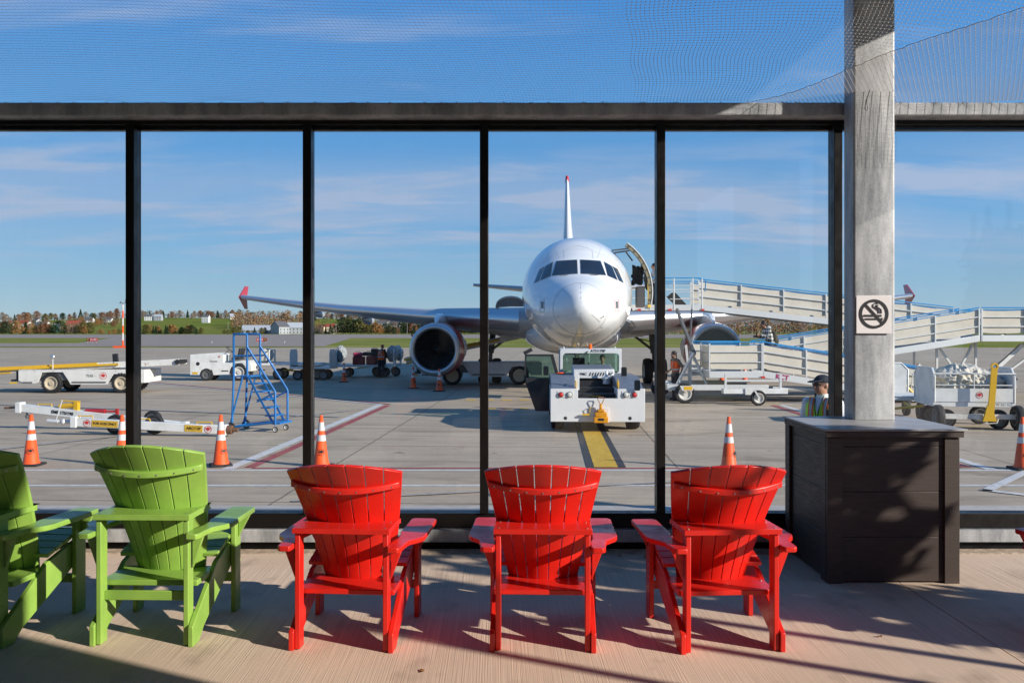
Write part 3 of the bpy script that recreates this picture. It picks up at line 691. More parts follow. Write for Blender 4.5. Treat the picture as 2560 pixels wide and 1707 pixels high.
ys = [.0,.01,.03,.06,.1,.15,.2,.3,.4,.5,.6,.75,.9,1.05,1.2,1.4,1.6,1.8,2.0,2.2,2.4,2.6,2.8,3.0,3.3,3.6,4,4.5,5,5.5,6,6.5,7,8,10,14,18,20,21,22,23,24,25,26,27,28,29,30,31,32,33,33.8]
b = MB(); b.loft([fring(y) for y in ys]); FUS = b.build('fuselage', M_plane, AC, ang=70)
for y_ in (3.4, 4.75):
    c_ = MB(); c_.loft([fring(y_, grow=.004), fring(y_+.012, grow=.004)], caps=False); c_.build('panel_seam', M_pline, AC)
bvh = BVHTree.FromPolygons([Vector(v) for v in b.v], b.f)
def hit_front(x, z, off=.006):
    h, n, i, d = bvh.ray_cast(Vector((x, -3, z)), Vector((0, 1, 0)))
    return None if h is None else h+(n if n.y < 0 else -n)*off
def hit_side(y, z, sx, off=.006):
    h, n, i, d = bvh.ray_cast(Vector((sx*6, y, z)), Vector((-sx, 0, 0)))
    return None if h is None else h+(n if n.x*sx > 0 else -n)*off
def patch(name, quad, m, parent, fn=hit_front, off=.006, n=10, th=.0):
    """bilinear quad laid onto the fuselage skin"""
    b = MB(); g = []
    for i in range(n+1):
        for j in range(n+1):
            u, v = i/n, j/n
            x = (quad[0][0]*(1-u)+quad[1][0]*u)*(1-v)+(quad[3][0]*(1-u)+quad[2][0]*u)*v
            z = (quad[0][1]*(1-u)+quad[1][1]*u)*(1-v)+(quad[3][1]*(1-u)+quad[2][1]*u)*v
            g.append(fn(x, z, off) or Vector((x, 0, z)))
    b.add(g, [(i*(n+1)+j, (i+1)*(n+1)+j, (i+1)*(n+1)+j+1, i*(n+1)+j+1) for i in range(n) for j in range(n)])
    return b.build(name, m, parent)
M_cockpit = mat('cockpit_glass', (.012,.014,.018), .05, spec=1.0, coat=.6)
M_wframe = mat('window_frame_grey', (.22,.22,.23), .45)
for s in (-1, 1):
    W_ = [[(s*.06,4.245),(s*.86,4.215),(s*.72,4.72),(s*.06,4.745)], [(s*.93,4.20),(s*1.26,4.07),(s*1.10,4.56),(s*.845,4.70)], [(s*1.31,4.06),(s*1.47,4.0),(s*1.30,4.47),(s*1.135,4.55)]]
    for k_, q in enumerate(W_):
        c_ = Vector((sum(p[0] for p in q)/4, sum(p[1] for p in q)/4)); qb = [(c_.x+(p[0]-c_.x)*(1+.05), c_.y+(p[1]-c_.y)*(1+.05)) for p in q]
        w_ = patch('cockpit_window', q, M_cockpit, AC, off=.014)
        patch('window_frame', qb, M_wframe, w_, off=.008)
def skin_line(name, pts, w, m, fn=hit_front, off=.006):
    b = MB(); q = []
    for (a, c), (d_, e) in zip(pts[:-1], pts[1:]):
        for i in range(4): t = i/4; q.append((a+(d_-a)*t, c+(e-c)*t))
    q.append(pts[-1]); g = []
    for i, (x, z) in enumerate(q):
        nx = q[min(i+1, len(q)-1)][0]-q[max(i-1,0)][0]; nz = q[min(i+1, len(q)-1)][1]-q[max(i-1,0)][1]; l = math.hypot(nx, nz) or 1
        ox, oz = -nz/l*w/2, nx/l*w/2
        g.append((fn(x+ox, z+oz, off), fn(x-ox, z-oz, off)))
    vs = []; fs = []
    for i, (p, r) in enumerate(g):
        if p is None or r is None: continue
        vs += [p, r]
        if len(vs) >= 4: k_ = len(vs); fs.append((k_-4, k_-3, k_-1, k_-2))
    b.add(vs, fs); return b.build(name, m, AC)
skin_line('radome_seam', [(.84*math.cos(R(a)), 3.10+.80*math.sin(R(a))) for a in range(0, 361, 10)], .010, M_pline)
for pts_ in ([(-.62,4.82),(-.80,5.25),(-.62,5.55)], [(.62,4.82),(.80,5.25),(.62,5.55)], [(-1.62,3.1),(-1.05,2.62),(-.55,2.30)], [(1.62,3.1),(1.05,2.62),(.55,2.30)], [(-1.5,3.55),(-.95,3.42)], [(.95,3.42),(1.5,3.55)]): skin_line('panel_line', pts_, .007, M_pline)
for a0, a1 in (((0,3.88),(0,3.25)), ((0,2.95),(0,2.30)), ((-.55,3.72),(-.27,3.40)), ((.33,2.90),(.60,2.68)), ((.62,2.55),(.70,2.50))): skin_line('lightning_strip', [a0, a1], .012, mat('strip_light', (.55,.55,.56), .3, .5))
skin_line('panel_line', [(-.48,4.80),(-.48,5.18),(0,5.32),(.48,5.18),(.48,4.80)], .008, M_pline)
for s in (-1, 1):
    skin_line('probe_marking', [(s*1.17-.08,3.02),(s*1.17-.08,3.40),(s*1.17+.06,3.40),(s*1.17+.06,3.02),(s*1.17-.08,3.02)], .014, M_red if s > 0 else M_pline)
    patch('static_port', [(s*1.17-.045,3.12),(s*1.17+.03,3.12),(s*1.17+.03,3.34),(s*1.17-.045,3.34)], M_gm, AC, off=.009)
    p = hit_front(s*.70, 2.86); b = MB(); b.tube([p, p+Vector((0,-.07,-.02)), p+Vector((0,-.11,-.02))], .012, 6); b.build('pitot_probe', M_dk, AC)
    b = MB(); x0 = s*.12
    b.tube([hit_front(s*.35,4.19,.03), hit_front(s*.62,4.19,.03)], .010, 5); b.build('wiper', M_dk, AC)
b = MB(); b.prism([(0,0),(.35,0),(.25,.42),(.20,.42)], .02, Matrix.Translation((-.30, 6.6, 5.83)) @ Matrix.Rotation(R(90), 4, 'Z') @ FACE); b.build('antenna', M_plane, AC)
b = MB(); b.box(-.06,.20,5.2,5.5,5.66,5.72); b.build('antenna_base', M_plane, AC, bevel=.01)
# passenger windows along both sides
wmesh = None
for s in (-1, 1):
    for i in range(38):
        y = 7.2+i*.53
        if s > 0 and i < 0: continue
        b = MB(); p = [hit_side(y+dx, 4.05+dz, s, .006) for dx, dz in ((-.10,-.12),(-.06,-.16),(.06,-.16),(.10,-.12),(.10,.12),(.06,.16),(-.06,.16),(-.10,.12))]
        b.add(p, [tuple(range(8))]); b.build('cabin_window', M_glassd, AC, smooth=False)
# belly fairing
b = MB(); rings = []
for y, w_, zt, zb in ((8.6,.4,2.6,1.9),(9.4,1.4,2.9,1.60),(10.6,2.0,3.1,1.42),(12.5,2.15,3.1,1.36),(16,2.15,3.1,1.36),(18.5,1.8,2.9,1.5),(20,.5,2.5,1.75)):
    rings.append([Vector((w_*math.cos(2*math.pi*i/40), y, (zt+zb)/2+(zt-zb)/2*math.sin(2*math.pi*i/40))) for i in range(40)])
b.loft(rings); b.build('belly_fairing', M_plane, AC, ang=70)
# wings
def airfoil(n=12):
    up = []; lo = []
    for i in range(n+1):
        x = (1-math.cos(math.pi*i/n))/2
        t = .6*(.2969*math.sqrt(x)-.126*x-.3516*x*x+.2843*x**3-.1036*x**4)/.12*.2*5*.12/.6
        up.append((x, t)); lo.append((x, -t*.85))
    return up+lo[-2:0:-1]
AF = airfoil()
def wing(s):
    st = [(1.4,10.0,6.6,2.72,.145,3.0),(2.3,10.4,6.1,2.78,.14,3.0),(5.75,12.2,4.6,2.98,.125,2.2),(6.6,12.65,3.95,3.02,.12,2.0),(11,14.9,2.9,3.40,.11,1),(14.5,16.7,2.05,3.80,.105,.3),(16.9,17.95,1.55,4.10,.10,0)]
    b = MB(); rings = []
    for x, yl, c, z, th, inc in st:
        rings.append([Vector((s*x, yl+u*c, z+.06+v*c*th/.12 - u*c*math.tan(R(inc+1.2)))) for u, v in AF])
    b.loft(rings); w_ = b.build('wing', M_wing, AC, ang=50)
    # polished leading edge slat
    b = MB(); rings = []
    for x, yl, c, z, th, inc in st[1:]:
        pts = [p for p in AF if p[0] < .13]
        up = sorted([p for p in pts if p[1] >= 0], key=lambda p: -p[0]); lo = sorted([p for p in pts if p[1] < 0], key=lambda p: p[0])
        rings.append([Vector((s*x, yl-.012+u*c, z+.06+v*c*th/.12*1.05- u*c*math.tan(R(inc+1.2)))) for u, v in up+lo])
    b.loft(rings, caps=True); b.build('leading_edge_slat', M_silver, w_, ang=50)
    # winglet
    b = MB()
    for pts in ([(0,0),(1.1,0),(1.75,.62),(1.30,.62)], [(0,0),(1.1,0),(1.6,-.58),(1.25,-.58)]):
        pp = [Vector((s*(16.92+abs(q)*.22), 17.85+a, 4.15+q)) for a, q in pts]; b.add(pp+[p+Vector((s*.05,0,0)) for p in pp], [(0,1,2,3),(7,6,5,4),(0,4,5,1),(1,5,6,2),(2,6,7,3),(3,7,4,0)])
    b.build('wing_tip_fence', M_maroon, AC, smooth=False)
    # flap track fairings
    for x, y0, l, z, r in ((7.2,15.2,3.6,2.72,.24),(10.2,16.0,3.0,3.10,.20),(12.9,16.9,2.5,3.42,.17),(3.4,14.6,3.4,2.55,.25)):
        b = MB(); b.loft([[Vector((s*x+r*k_*math.cos(2*math.pi*i/14), y0+l*t, z-.12-.05*t+r*1.15*k_*math.sin(2*math.pi*i/14))) for i in range(14)] for t, k_ in ((0,.05),(.12,.35),(.3,.7),(.55,1),(.8,.75),(1,.1))])
        b.build('flap_track_fairing', M_wing, AC, ang=60)
wing(-1); wing(1)
# engines
M_fan = mat('fan_blade', (.06,.06,.065), .4, .5); M_duct = mat('inlet_duct', (.035,.035,.04), .5, .3); M_lip = mat('inlet_lip_metal', (.52,.53,.55), .28, .7)
def engine(s):
    x0, y0, z0 = s*5.75, 9.55, 1.64
    e = D.objects.new('engine', None); COL.objects.link(e); e.parent = AC; e.location = (x0, y0, z0); e.scale = (.965,)*3
    RY = Matrix.Rotation(R(-90), 4, 'X')     # lathe z -> y
    b = MB(); b.lathe([(.88,.30),(.86,.16),(.90,.05),(.965,0),(1.03,.03),(1.085,.12),(1.12,.30)], RY, 64); b.build('inlet_lip', M_lip, e, ang=70)
    b = MB(); b.lathe([(1.12,.30),(1.17,.7),(1.19,1.3),(1.15,2.2),(1.02,3.1),(.90,3.5)], RY, 64); b.build('nacelle', M_maroon, e, ang=70)
    b = MB(); b.lathe([(.88,.30),(.87,.7),(.86,1.15)], RY, 64); b.build('inlet_duct', M_duct, e, ang=70)
    b = MB(); b.lathe([(.001,1.14),(.86,1.14)], RY, 40); b.build('fan_disc', M_dk, e)
    b = MB()
    for i in range(34):
        a = 2*math.pi*i/34; vs = []
        for r, tw, c in ((.26,.9,.14),(.55,.6,.17),(.85,.35,.20)):
            ca, sa = math.cos(a), math.sin(a); o_ = Vector((ca*r, 0, sa*r)); t_ = Vector((-sa, 0, ca))
            for k_ in (-1, 1): vs.append(o_+t_*(k_*c/2*math.cos(tw)*.72)+Vector((0, 1.0+k_*c/2*math.sin(tw), 0)))
        b.add(vs, [(0,1,3,2),(2,3,5,4)])
    b.build('fan_blades', M_fan, e, smooth=False)
    b = MB(); b.lathe([(.001,.66),(.06,.70),(.16,.84),(.26,1.02),(.27,1.1)], RY, 32); sp = b.build('spinner', M_dk, e, ang=60)
    b = MB(); b.tube([(.012*math.cos(t*.5)*(1+t*.5), .66-.0+(.012+.006*t)*1.05, .012*math.sin(t*.5)*(1+t*.5)) for t in range(11)], .012, 5); b.build('spinner_swirl', M_mw, sp)
    b = MB(); b.lathe([(.62,3.3),(.60,4.0),(.42,4.6),(.38,4.6),(.40,3.4)], RY, 32); b.build('core_nozzle', M_gm, e, ang=60)
    b = MB()
    b.loft([[Vector((w_*dx, y, z)) for dx, z in ((-.5,zb),(.5,zb),(.42,zt),(-.42,zt))] for y, w_, zb, zt in ((.55,.12,1.02,1.18),(1.2,.34,1.0,1.50),(2.3,.44,1.0,1.62),(3.4,.44,.9,1.30),(5.2,.2,.9,1.15))]); b.build('pylon', M_plane, e, bevel=.05)
    b = MB(); ca, sa = s*math.cos(R(28)), math.sin(R(28)); tg = Vector((-sa*s, 0, ca*s))*.012
    for o2 in (1,): pp = [Vector((ca*r, y, sa*r)) for r, y in ((1.14,.6),(1.30,.85),(1.42,1.5),(1.17,1.6))]; b.add([p+tg for p in pp]+[p-tg for p in pp], [(0,1,2,3),(7,6,5,4),(0,4,5,1),(1,5,6,2),(2,6,7,3),(3,7,4,0)])
    b.build('strake', M_maroon, e, smooth=False)
    # white leaf emblem on the outer and inner side of the nacelle
    for sx in (-1, 1):
        b = MB(); n_ = len(LEAF); vs = [Vector((0,0,0))]*0
        for q in LEAF:
            y = 1.6+q[0]*.75; z = q[1]*.75; r = 1.198; vs.append(Vector((sx*math.sqrt(max(.01, r*r-z*z)), y, z)))
        cen = Vector((sx*1.20, 1.6, 0)); vs.append(cen); b.add(vs, [(i, (i+1) % n_, n_) for i in range(n_)]); b.build('emblem', M_white, e, smooth=False)
    return e
engine(-1); engine(1)
# tail
b = MB(); rings = []
for z, y, c, th in ((5.2,24.8,6.4,.36),(5.9,25.6,5.6,.34),(8.9,28.2,3.9,.26),(12.0,30.3,2.3,.20),(12.35,30.7,1.9,.15)): rings.append([Vector((v*c*th*2.9, y+u*c, z)) for u, v in AF])
b.loft(rings); fin = b.build('tail_fin', M_plane, AC, ang=50)
b = MB(); rings = []
for z, y, c, th in ((5.95,25.55,5.6,.36),(8.9,28.15,3.9,.29),(12.0,30.25,2.3,.23),(12.30,30.6,1.9,.17)):
    pts = [p for p in AF if p[0] < .1]; up = sorted([p for p in pts if p[1] >= 0], key=lambda p: -p[0]); lo = sorted([p for p in pts if p[1] < 0], key=lambda p: p[0])
    rings.append([Vector((v*c*th*2.9, y+u*c, z)) for u, v in up+lo])
b.loft(rings); b.build('fin_leading_edge', M_alu, fin, ang=50)
b = MB(); b.loft([[Vector((v*c*th*3.0, y+u*c, z)) for u, v in AF] for z, y, c, th in ((12.1,30.38,2.25,.23),(12.5,30.8,1.85,.2))]); b.build('fin_cap', M_red, fin, ang=50)
for s in (-1, 1):
    b = MB(); b.loft([[Vector((s*x, y+u*c, z+v*c*.8)) for u, v in AF] for x, y, c, z in ((.3,28.6,3.4,4.85),(6.2,31.7,1.3,5.48))]); b.build('tailplane', M_wing, AC, ang=50)
# open front door on the right of the view
def body_pt(y, a, grow=0):
    T, B, H = sm(top, y), sm(bot, y), sm(hwd, y); k = min(1, y/3.0); zc = B+(T-B)*(.40+.10*k); c, s = math.cos(a), math.sin(a)
    hh = (T-zc) if s > 0 else (zc-B); return Vector(((H+grow)*c, y, zc+(hh+grow)*s))
M_doorin = mat('door_inner_primer', (.30,.25,.15), .7, noise=.2, nscale=8); M_rib = mat('door_rib', (.10,.09,.07), .6)
door = D.objects.new('cabin_door', None); COL.objects.link(door); door.parent = AC; door.location = (0, 0, 0)
A0, A1 = R(-12), R(56); off = Vector((.62, -1.0, 0))
def shell(g0, g1, y0, y1, name, m, par):
    b = MB(); rings = []
    for i in range(19):
        a = A0+(A1-A0)*i/18
        rings.append([body_pt(5.6, a, g0)*1+Vector((0, y0-5.6, 0))+off, body_pt(5.6, a, g0)+Vector((0, y1-5.6, 0))+off, body_pt(5.6, a, g1)+Vector((0, y1-5.6, 0))+off, body_pt(5.6, a, g1)+Vector((0, y0-5.6, 0))+off])
    b.loft(rings); return b.build(name, m, par)
shell(-.01, .02, 5.15, 6.0, 'outer_skin', M_plane, door); shell(-.12, -.012, 5.17, 5.22, 'door_edge_frame', M_doorin, door); shell(-.05, -.012, 5.22, 5.97, 'inner_lining', M_doorin, door)
for i in range(9):
    a = A0+(A1-A0)*(i+.5)/9; b = MB(); p = body_pt(5.6, a, -.13)+off+Vector((0, -.45, 0)); q = body_pt(5.6, a, -.02)+off+Vector((0, -.45, 0)); b.bar(p, q, .05, .04); b.build('door_rib', M_rib, door)
b = MB(); p = body_pt(5.6, R(50), 0); b.bar(p, p+Vector((.62,-.5,.03)), .05, .05); b.bar(p+Vector((0,-.3,-.12)), p+Vector((.62,-.5,-.05)), .05, .05); b.bar(p+Vector((.45,-.5,-.05)), p+Vector((.72,-.5,-.42)), .03, .05); b.build('hinge_arm', M_gm, door)
b = MB(); b.cb((2.25,5.1,3.62), (.30,.5,.75)); b.build('slide_bustle', mat('bustle_grey', (.42,.38,.36), .6), door, bevel=.05)
b = MB()
rnd = random.Random(3)
b.box(1.98,2.34,4.95,5.2,4.08,4.66)
for i in range(44): b.cb((rnd.uniform(1.98,2.34), 5.0+rnd.uniform(-.1,.2), rnd.uniform(4.05,4.72)), (rnd.uniform(.05,.13), .12, rnd.uniform(.05,.13)))
b.build('door_mechanism', M_dk, door, bevel=.01)
patch('door_opening', [(5.15,3.42),(6.0,3.42),(6.0,5.05),(5.15,5.05)], mat('cabin_interior_dark', (.03,.03,.035), .8), AC, fn=lambda y, z, o: hit_side(y, z, 1, o), off=.01)
# raised forward cargo door on the left of the view
b = MB(); rings = []
for i in range(13):
    t = i/12; a = math.pi*t; x = -1.93-.58*(1-math.cos(a)); z = 3.40+.36*math.sin(a)+(.02 if t < 1 else -.05)
    rings.append([Vector((x, 7.8, z)), Vector((x, 9.6, z)), Vector((x, 9.6, z-.07)), Vector((x, 7.8, z-.07))])
b.loft(rings); cd = b.build('cargo_door', M_wing, AC)
b = MB()
for i in range(8): t = (i+.5)/8; x = -1.93-1.16*t; b.cb((x, 8.0, 3.42+.10*math.sin(math.pi*t)), (.05,.05,.12))
b.bar((-3.1,7.85,3.37), (-1.95,7.85,3.45), .05, .10); b.prism([(-1.93-.58*(1-math.cos(math.pi*i/12)), 3.36+.36*math.sin(math.pi*i/12)) for i in range(13)], .03, Matrix.Translation((0,7.9,0)) @ FACE); b.build('door_inner_beam', M_gm, cd)
# landing gear
def gear_wheel(x, y, r, w, parent=AC):
    b = MB(); RX = Matrix.Translation((x, y, r)) @ Matrix.Rotation(R(90), 4, 'Y')
    b.lathe([(r*.5,-w*.42),(r*.9,-w*.5),(r*.985,-w*.3),(r,0),(r*.985,w*.3),(r*.9,w*.5),(r*.5,w*.42)], RX, 36); o = b.build('wheel', M_black, parent, ang=50)
    b = MB(); b.lathe([(.01,-w*.30),(r*.3,-w*.30),(r*.5,-w*.42),(r*.52,w*.42),(r*.3,w*.30),(.01,w*.30)], RX, 24); b.build('rim', M_alu, o); return o
for s in (-1, 1):
    for dx in (-.32, .32): gear_wheel(s*3.8+dx, 14.3, .58, .40)
    b = MB(); b.tube([(s*3.8,14.3,.58),(s*3.75,14.3,1.5)], .09, 10); b.tube([(s*3.75,14.3,1.4),(s*3.6,14.3,2.9)], .14, 10); b.bar((s*3.45,14.3,.58), (s*4.15,14.3,.58), .12, .12)
    b.tube([(s*3.75,14.2,1.5),(s*2.2,14.2,2.7)], .06, 8); b.tube([(s*3.72,14.2,1.9),(s*2.9,14.2,2.1),(s*2.9,14.2,2.8)], .03, 6); b.build('main_gear_strut', M_gm, AC)
    b = MB(); b.cb((s*4.15,14.3,1.9), (.04,.9,1.3)); b.build('gear_door', M_wing, AC, bevel=.01)
for dx in (-.25, .25): gear_wheel(dx, 5.0, .38, .22)
b = MB(); b.tube([(0,5.0,.38),(0,5.05,1.95)], .08, 10); b.tube([(0,4.9,.9),(0,3.8,1.9)], .05, 8); b.bar((-.3,5,.38), (.3,5,.38), .08, .08); b.build('nose_gear_strut', M_alu, AC)
for s in (-1, 1): b = MB(); b.cb((s*.38,4.4,1.6), (.03,1.5,.5)); b.build('gear_door', M_plane, AC, bevel=.01)
# ------------------------------------------------------------------ wheels for ground vehicles
def wheel(par, loc, r, w, axis='y', mrim=None, name='wheel', tread=False, n=28):
    Mx = Matrix.Translation(loc) @ (Matrix.Rotation(R(90), 4, 'X') if axis == 'y' else Matrix.Rotation(R(90), 4, 'Y'))
    b = MB(); b.lathe([(r*.62,-w*.45),(r*.90,-w*.5),(r*.98,-w*.36),(r,-w*.2),(r,w*.2),(r*.98,w*.36),(r*.90,w*.5),(r*.62,w*.45)], Mx, n)
    if tread:
        for i in range(22):
            a = 2*math.pi*i/22
            for s in (-1, 1): b.cb((0,0,0), (.05, .03, w*.42), Mx @ rotz(a+s*.07) @ Matrix.Translation((r, 0, s*w*.25)))
    o = b.build(name, M_black, par, ang=40)
    b = MB(); b.lathe([(.012,-w*.36),(r*.2,-w*.38),(r*.22,-w*.2),(r*.5,-w*.24),(r*.56,-w*.46),(r*.66,-w*.47),(r*.66,w*.47),(r*.56,w*.46),(r*.5,w*.24),(r*.22,w*.2),(r*.2,w*.38),(.012,w*.36)], Mx, n)
    b.build('rim', mrim or M_whitew, o, ang=40); return o
# ------------------------------------------------------------------ pushback tug: local x right, y away, z up, origin under the front plate
TG = thing('pushback_tug', 'white low pushback tug with yellow tow hook standing under the nose of the jet', 'airport tug', (2.02, 20.75, AP), R(-1.5)); TG.scale = (.95,)*3
M_tug = mat('tug_white', (.70,.70,.70), .4, noise=.06, nscale=2); M_tdeck = mat('tug_grey_deck', (.15,.17,.21), .5, noise=.15, nscale=6)
b = MB()
b.prism([(-1.17,.28),(1.17,.28),(1.17,1.10),(.49,1.10),(.49,.86),(-.49,.86),(-.49,1.10),(-1.17,1.10)], .06, Matrix.Translation((0, .06, 0)) @ FACE); b.build('front_plate', M_tug, TG, bevel=.008)
for s in (-1, 1):
    b = MB(); X = sorted((s*.52, s*1.15)); b.box(X[0], X[1], .065, 5.4, .35, 1.07); b.build('side_body', M_tug, TG, bevel=.02)
    b = MB(); b.add([(X[0],.1,1.075),(X[1],.1,1.075),(X[1]-(.0 if s > 0 else 0),1.3,1.30),(X[1],1.3,1.30),(X[0],1.3,1.30)], [(0,1,3,4)])
    b.v = []; b.f = []; b.mi = []
    b.prism([(.1,1.074),(.1,1.085),(1.2,1.34),(3.1,1.34),(3.1,1.074)], abs(X[1]-X[0]), Matrix.Translation((X[0], 0, 0)) @ Matrix(((0,0,1,0),(1,0,0,0),(0,1,0,0),(0,0,0,1)))); b.build('top_deck', M_tdeck, TG, bevel=.01)
    b = MB(); b.box(s*.80-.20, s*.80+.20, -.012, -.002, .885, 1.04); pl = b.build('lamp_panel', M_tug, TG, bevel=.004)
    for dx, mm, r_ in ((s*.11, M_red, .058), (-s*.10, M_lens, .062)):
        b = MB(); b.lathe([(r_,0),(r_,.02),(r_*.8,.03),(.002,.035)], Matrix.Translation((s*.80+dx, -.012, .955)) @ Matrix.Rotation(R(90), 4, 'X'), 24); b.build('lamp', mm, pl)
        b = MB(); b.lathe([(r_*.98,.0),(r_*1.15,.0),(r_*1.15,.024),(r_*.98,.024)], Matrix.Translation((s*.80+dx, -.012, .955)) @ Matrix.Rotation(R(90), 4, 'X'), 24); b.build('lamp_bezel', M_dk, pl)
    b = MB(); b.lathe([(.045,0),(.04,.002),(.002,.003)], Matrix.Translation((s*.80, -.001, .37)) @ Matrix.Rotation(R(90), 4, 'X'), 20); b.build('tie_down_hole', M_dk, TG)
    b = MB(); b.tube([(s*.53,.2,1.08),(s*.53,.2,1.26),(s*.53,.42,1.30),(s*.53,.42,1.10)], .018, 6); b.build('grab_handle', M_yel, TG)
    wheel(TG, (s*.97, 1.0, .42), .42, .32, 'x', M_gm); wheel(TG, (s*.97, 4.6, .42), .42, .32, 'x', M_gm)
b = MB()
for i, (z, y) in enumerate(((.80,.12),(.92,.7),(1.05,1.25),(1.2,1.8))): b.box(-.50, .50, y, y+.62, .3, z)
b.build('centre_steps', M_dk, TG, bevel=.008)
b = MB(); b.box(-.12,.12,.69,.70,.86,.875); b.build('step_mark', M_yel, TG)
b = MB(); b.prism([(1.9,1.25),(1.9,1.50),(3.1,1.58),(3.1,1.25)], 1.10, Matrix.Translation((-.52, 0, 0)) @ Matrix(((0,0,1,0),(1,0,0,0),(0,1,0,0),(0,0,0,1)))); hd = b.build('engine_hood', M_tug, TG, bevel=.02)
b = MB(); b.add([(-.50,1.93,1.508),(.56,1.93,1.508),(.56,3.08,1.586),(-.50,3.08,1.586)], [(0,1,2,3)]); b.build('hood_top', M_tdeck, hd, smooth=False)
text('lettering', '+ FMC', .098, M_ink, hd, face(-.29, 1.895, 1.37), bold=.001)
b = MB()
for i in range(9): x = -.10+i*.072; b.add([(x,1.893,1.325),(x+.03,1.893,1.325),(x+.065,1.893,1.415),(x+.035,1.893,1.415)], [(0,1,2,3)])
b.build('hatch_stripes', M_ink, hd, smooth=False)
# exhaust/filler cluster
b = MB(); b.lathe([(.10,0),(.10,.12),(.13,.13),(.13,.17),(.05,.20),(.03,.34),(.002,.35)], Matrix.Translation((.36,1.75,1.12)), 16); b.tube([(.42,1.8,1.2),(.50,1.8,1.36),(.58,1.85,1.42)], .02, 6); b.build('filler_valve', M_alu, TG)
# cab
cabx = .27
cab = D.objects.new('cab', None); COL.objects.link(cab); cab.parent = TG; cab.location = (.03, 3.15, 0)
b = MB()
def roundrect(x0, x1, z0, z1, r, n=5):
    pts = []
    for cx_, cz, a0 in ((x1-r,z1-r,0),(x0+r,z1-r,90),(x0+r,z0+r,180),(x1-r,z0+r,270)):
        for q in range(n+1): a = R(a0+q*90/n); pts.append((cx_+r*math.cos(a), cz+r*math.sin(a)))
    return pts
def ringplate(outer, inner, h, M):
    b_ = MB(); n = len(outer); vs = [(x, y, 0) for x, y in outer]+[(x, y, 0) for x, y in inner]+[(x, y, h) for x, y in outer]+[(x, y, h) for x, y in inner]; fs = []
    for i in range(n):
        j = (i+1) % n; fs += [(i, n+i, n+j, j), (2*n+i, 2*n+j, 3*n+j, 3*n+i), (i, j, 2*n+j, 2*n+i), (n+i, 3*n+i, 3*n+j, n+j)]
    b_.add(vs, fs, M); return b_
Mc = Matrix.Translation((0, 0, 0)) @ FACE
o_ = roundrect(-.87, .87, 1.30, 2.02, .06); i_ = roundrect(-.80, .80, 1.34, 1.90, .10)
ringplate(o_, i_, .05, Matrix.Translation((0,.05,0)) @ FACE).build('windscreen_frame', M_tug, cab, bevel=.006)
ringplate(o_, i_, .05, Matrix.Translation((0,1.45,0)) @ FACE).build('rear_frame', M_tug, cab, bevel=.006)
b = MB(); b.box(-.87,.87,.051,1.40,1.97,2.02); b.build('roof', M_tug, cab, bevel=.01)
b = MB(); b.box(-.87,.87,.06,1.4,.5,.58); b.box(-.87,-.82,.11,1.4,.58,1.33); b.box(.82,.87,.11,1.4,.58,1.33); b.box(-.8,.8,.11,.16,.58,1.3); b.build('cab_floor', M_dk, cab)
M_tint = None
def tint_mat():
    m = D.materials.new('tinted_cab_glass'); m.use_nodes = True; t = m.node_tree; t.nodes.clear(); N = t.nodes.new
    o = N('ShaderNodeOutputMaterial'); x = N('ShaderNodeMixShader'); a = N('ShaderNodeBsdfTransparent'); a.inputs[0].default_value = (.55,.72,.66,1); g = N('ShaderNodeBsdfGlossy'); g.inputs['Roughness'].default_value = .02; x.inputs[0].default_value = .07
    t.links.new(a.outputs[0], x.inputs[1]); t.links.new(g.outputs[0], x.inputs[2]); t.links.new(x.outputs[0], o.inputs[0]); return m
M_tint = tint_mat()
b = MB(); b.prism(i_, .008, Matrix.Translation((0,.03,0)) @ FACE); b.build('windscreen', M_tint, cab, smooth=False)
text('lettering', 'ATD170F', .105, M_ink, cab, face(.20, -.003, 1.965), bold=.003)
b = MB(); b.tube([(-.10,-.02,1.95),(-.24,-.03,1.80),(-.42,-.03,1.62)], .008, 5); b.bar((-.08,-.02,1.96),(-.18,-.03,1.86), .025, .02); b.build('wiper', M_dk, cab)
b = MB(); b.tube([(-.1,.4,1.33),(-.05,.3,1.62)], .02, 6); b.bar((-.3,.9,1.33),(-.3,.9,1.75), .35, .08); b.build('driver_seat', M_dk, cab)
b = MB(); b.lathe([(.05,0),(.05,.04),(.055,.045),(.055,.12),(.04,.14),(.002,.142)], Matrix.Translation((0,.3,2.02)), 16); b.build('beacon', M_amber, cab)
b = MB(); b.cb((0,.0,0),(.01,.01,.01)); b.v=[];b.f=[];b.mi=[]; b.tube([(-.76,.2,2.02),(-.76,.2,2.09)], .02, 6); b.tube([(.7,.2,2.02),(.7,.2,2.09)], .02, 6); b.build('roof_stub', M_alu, cab)
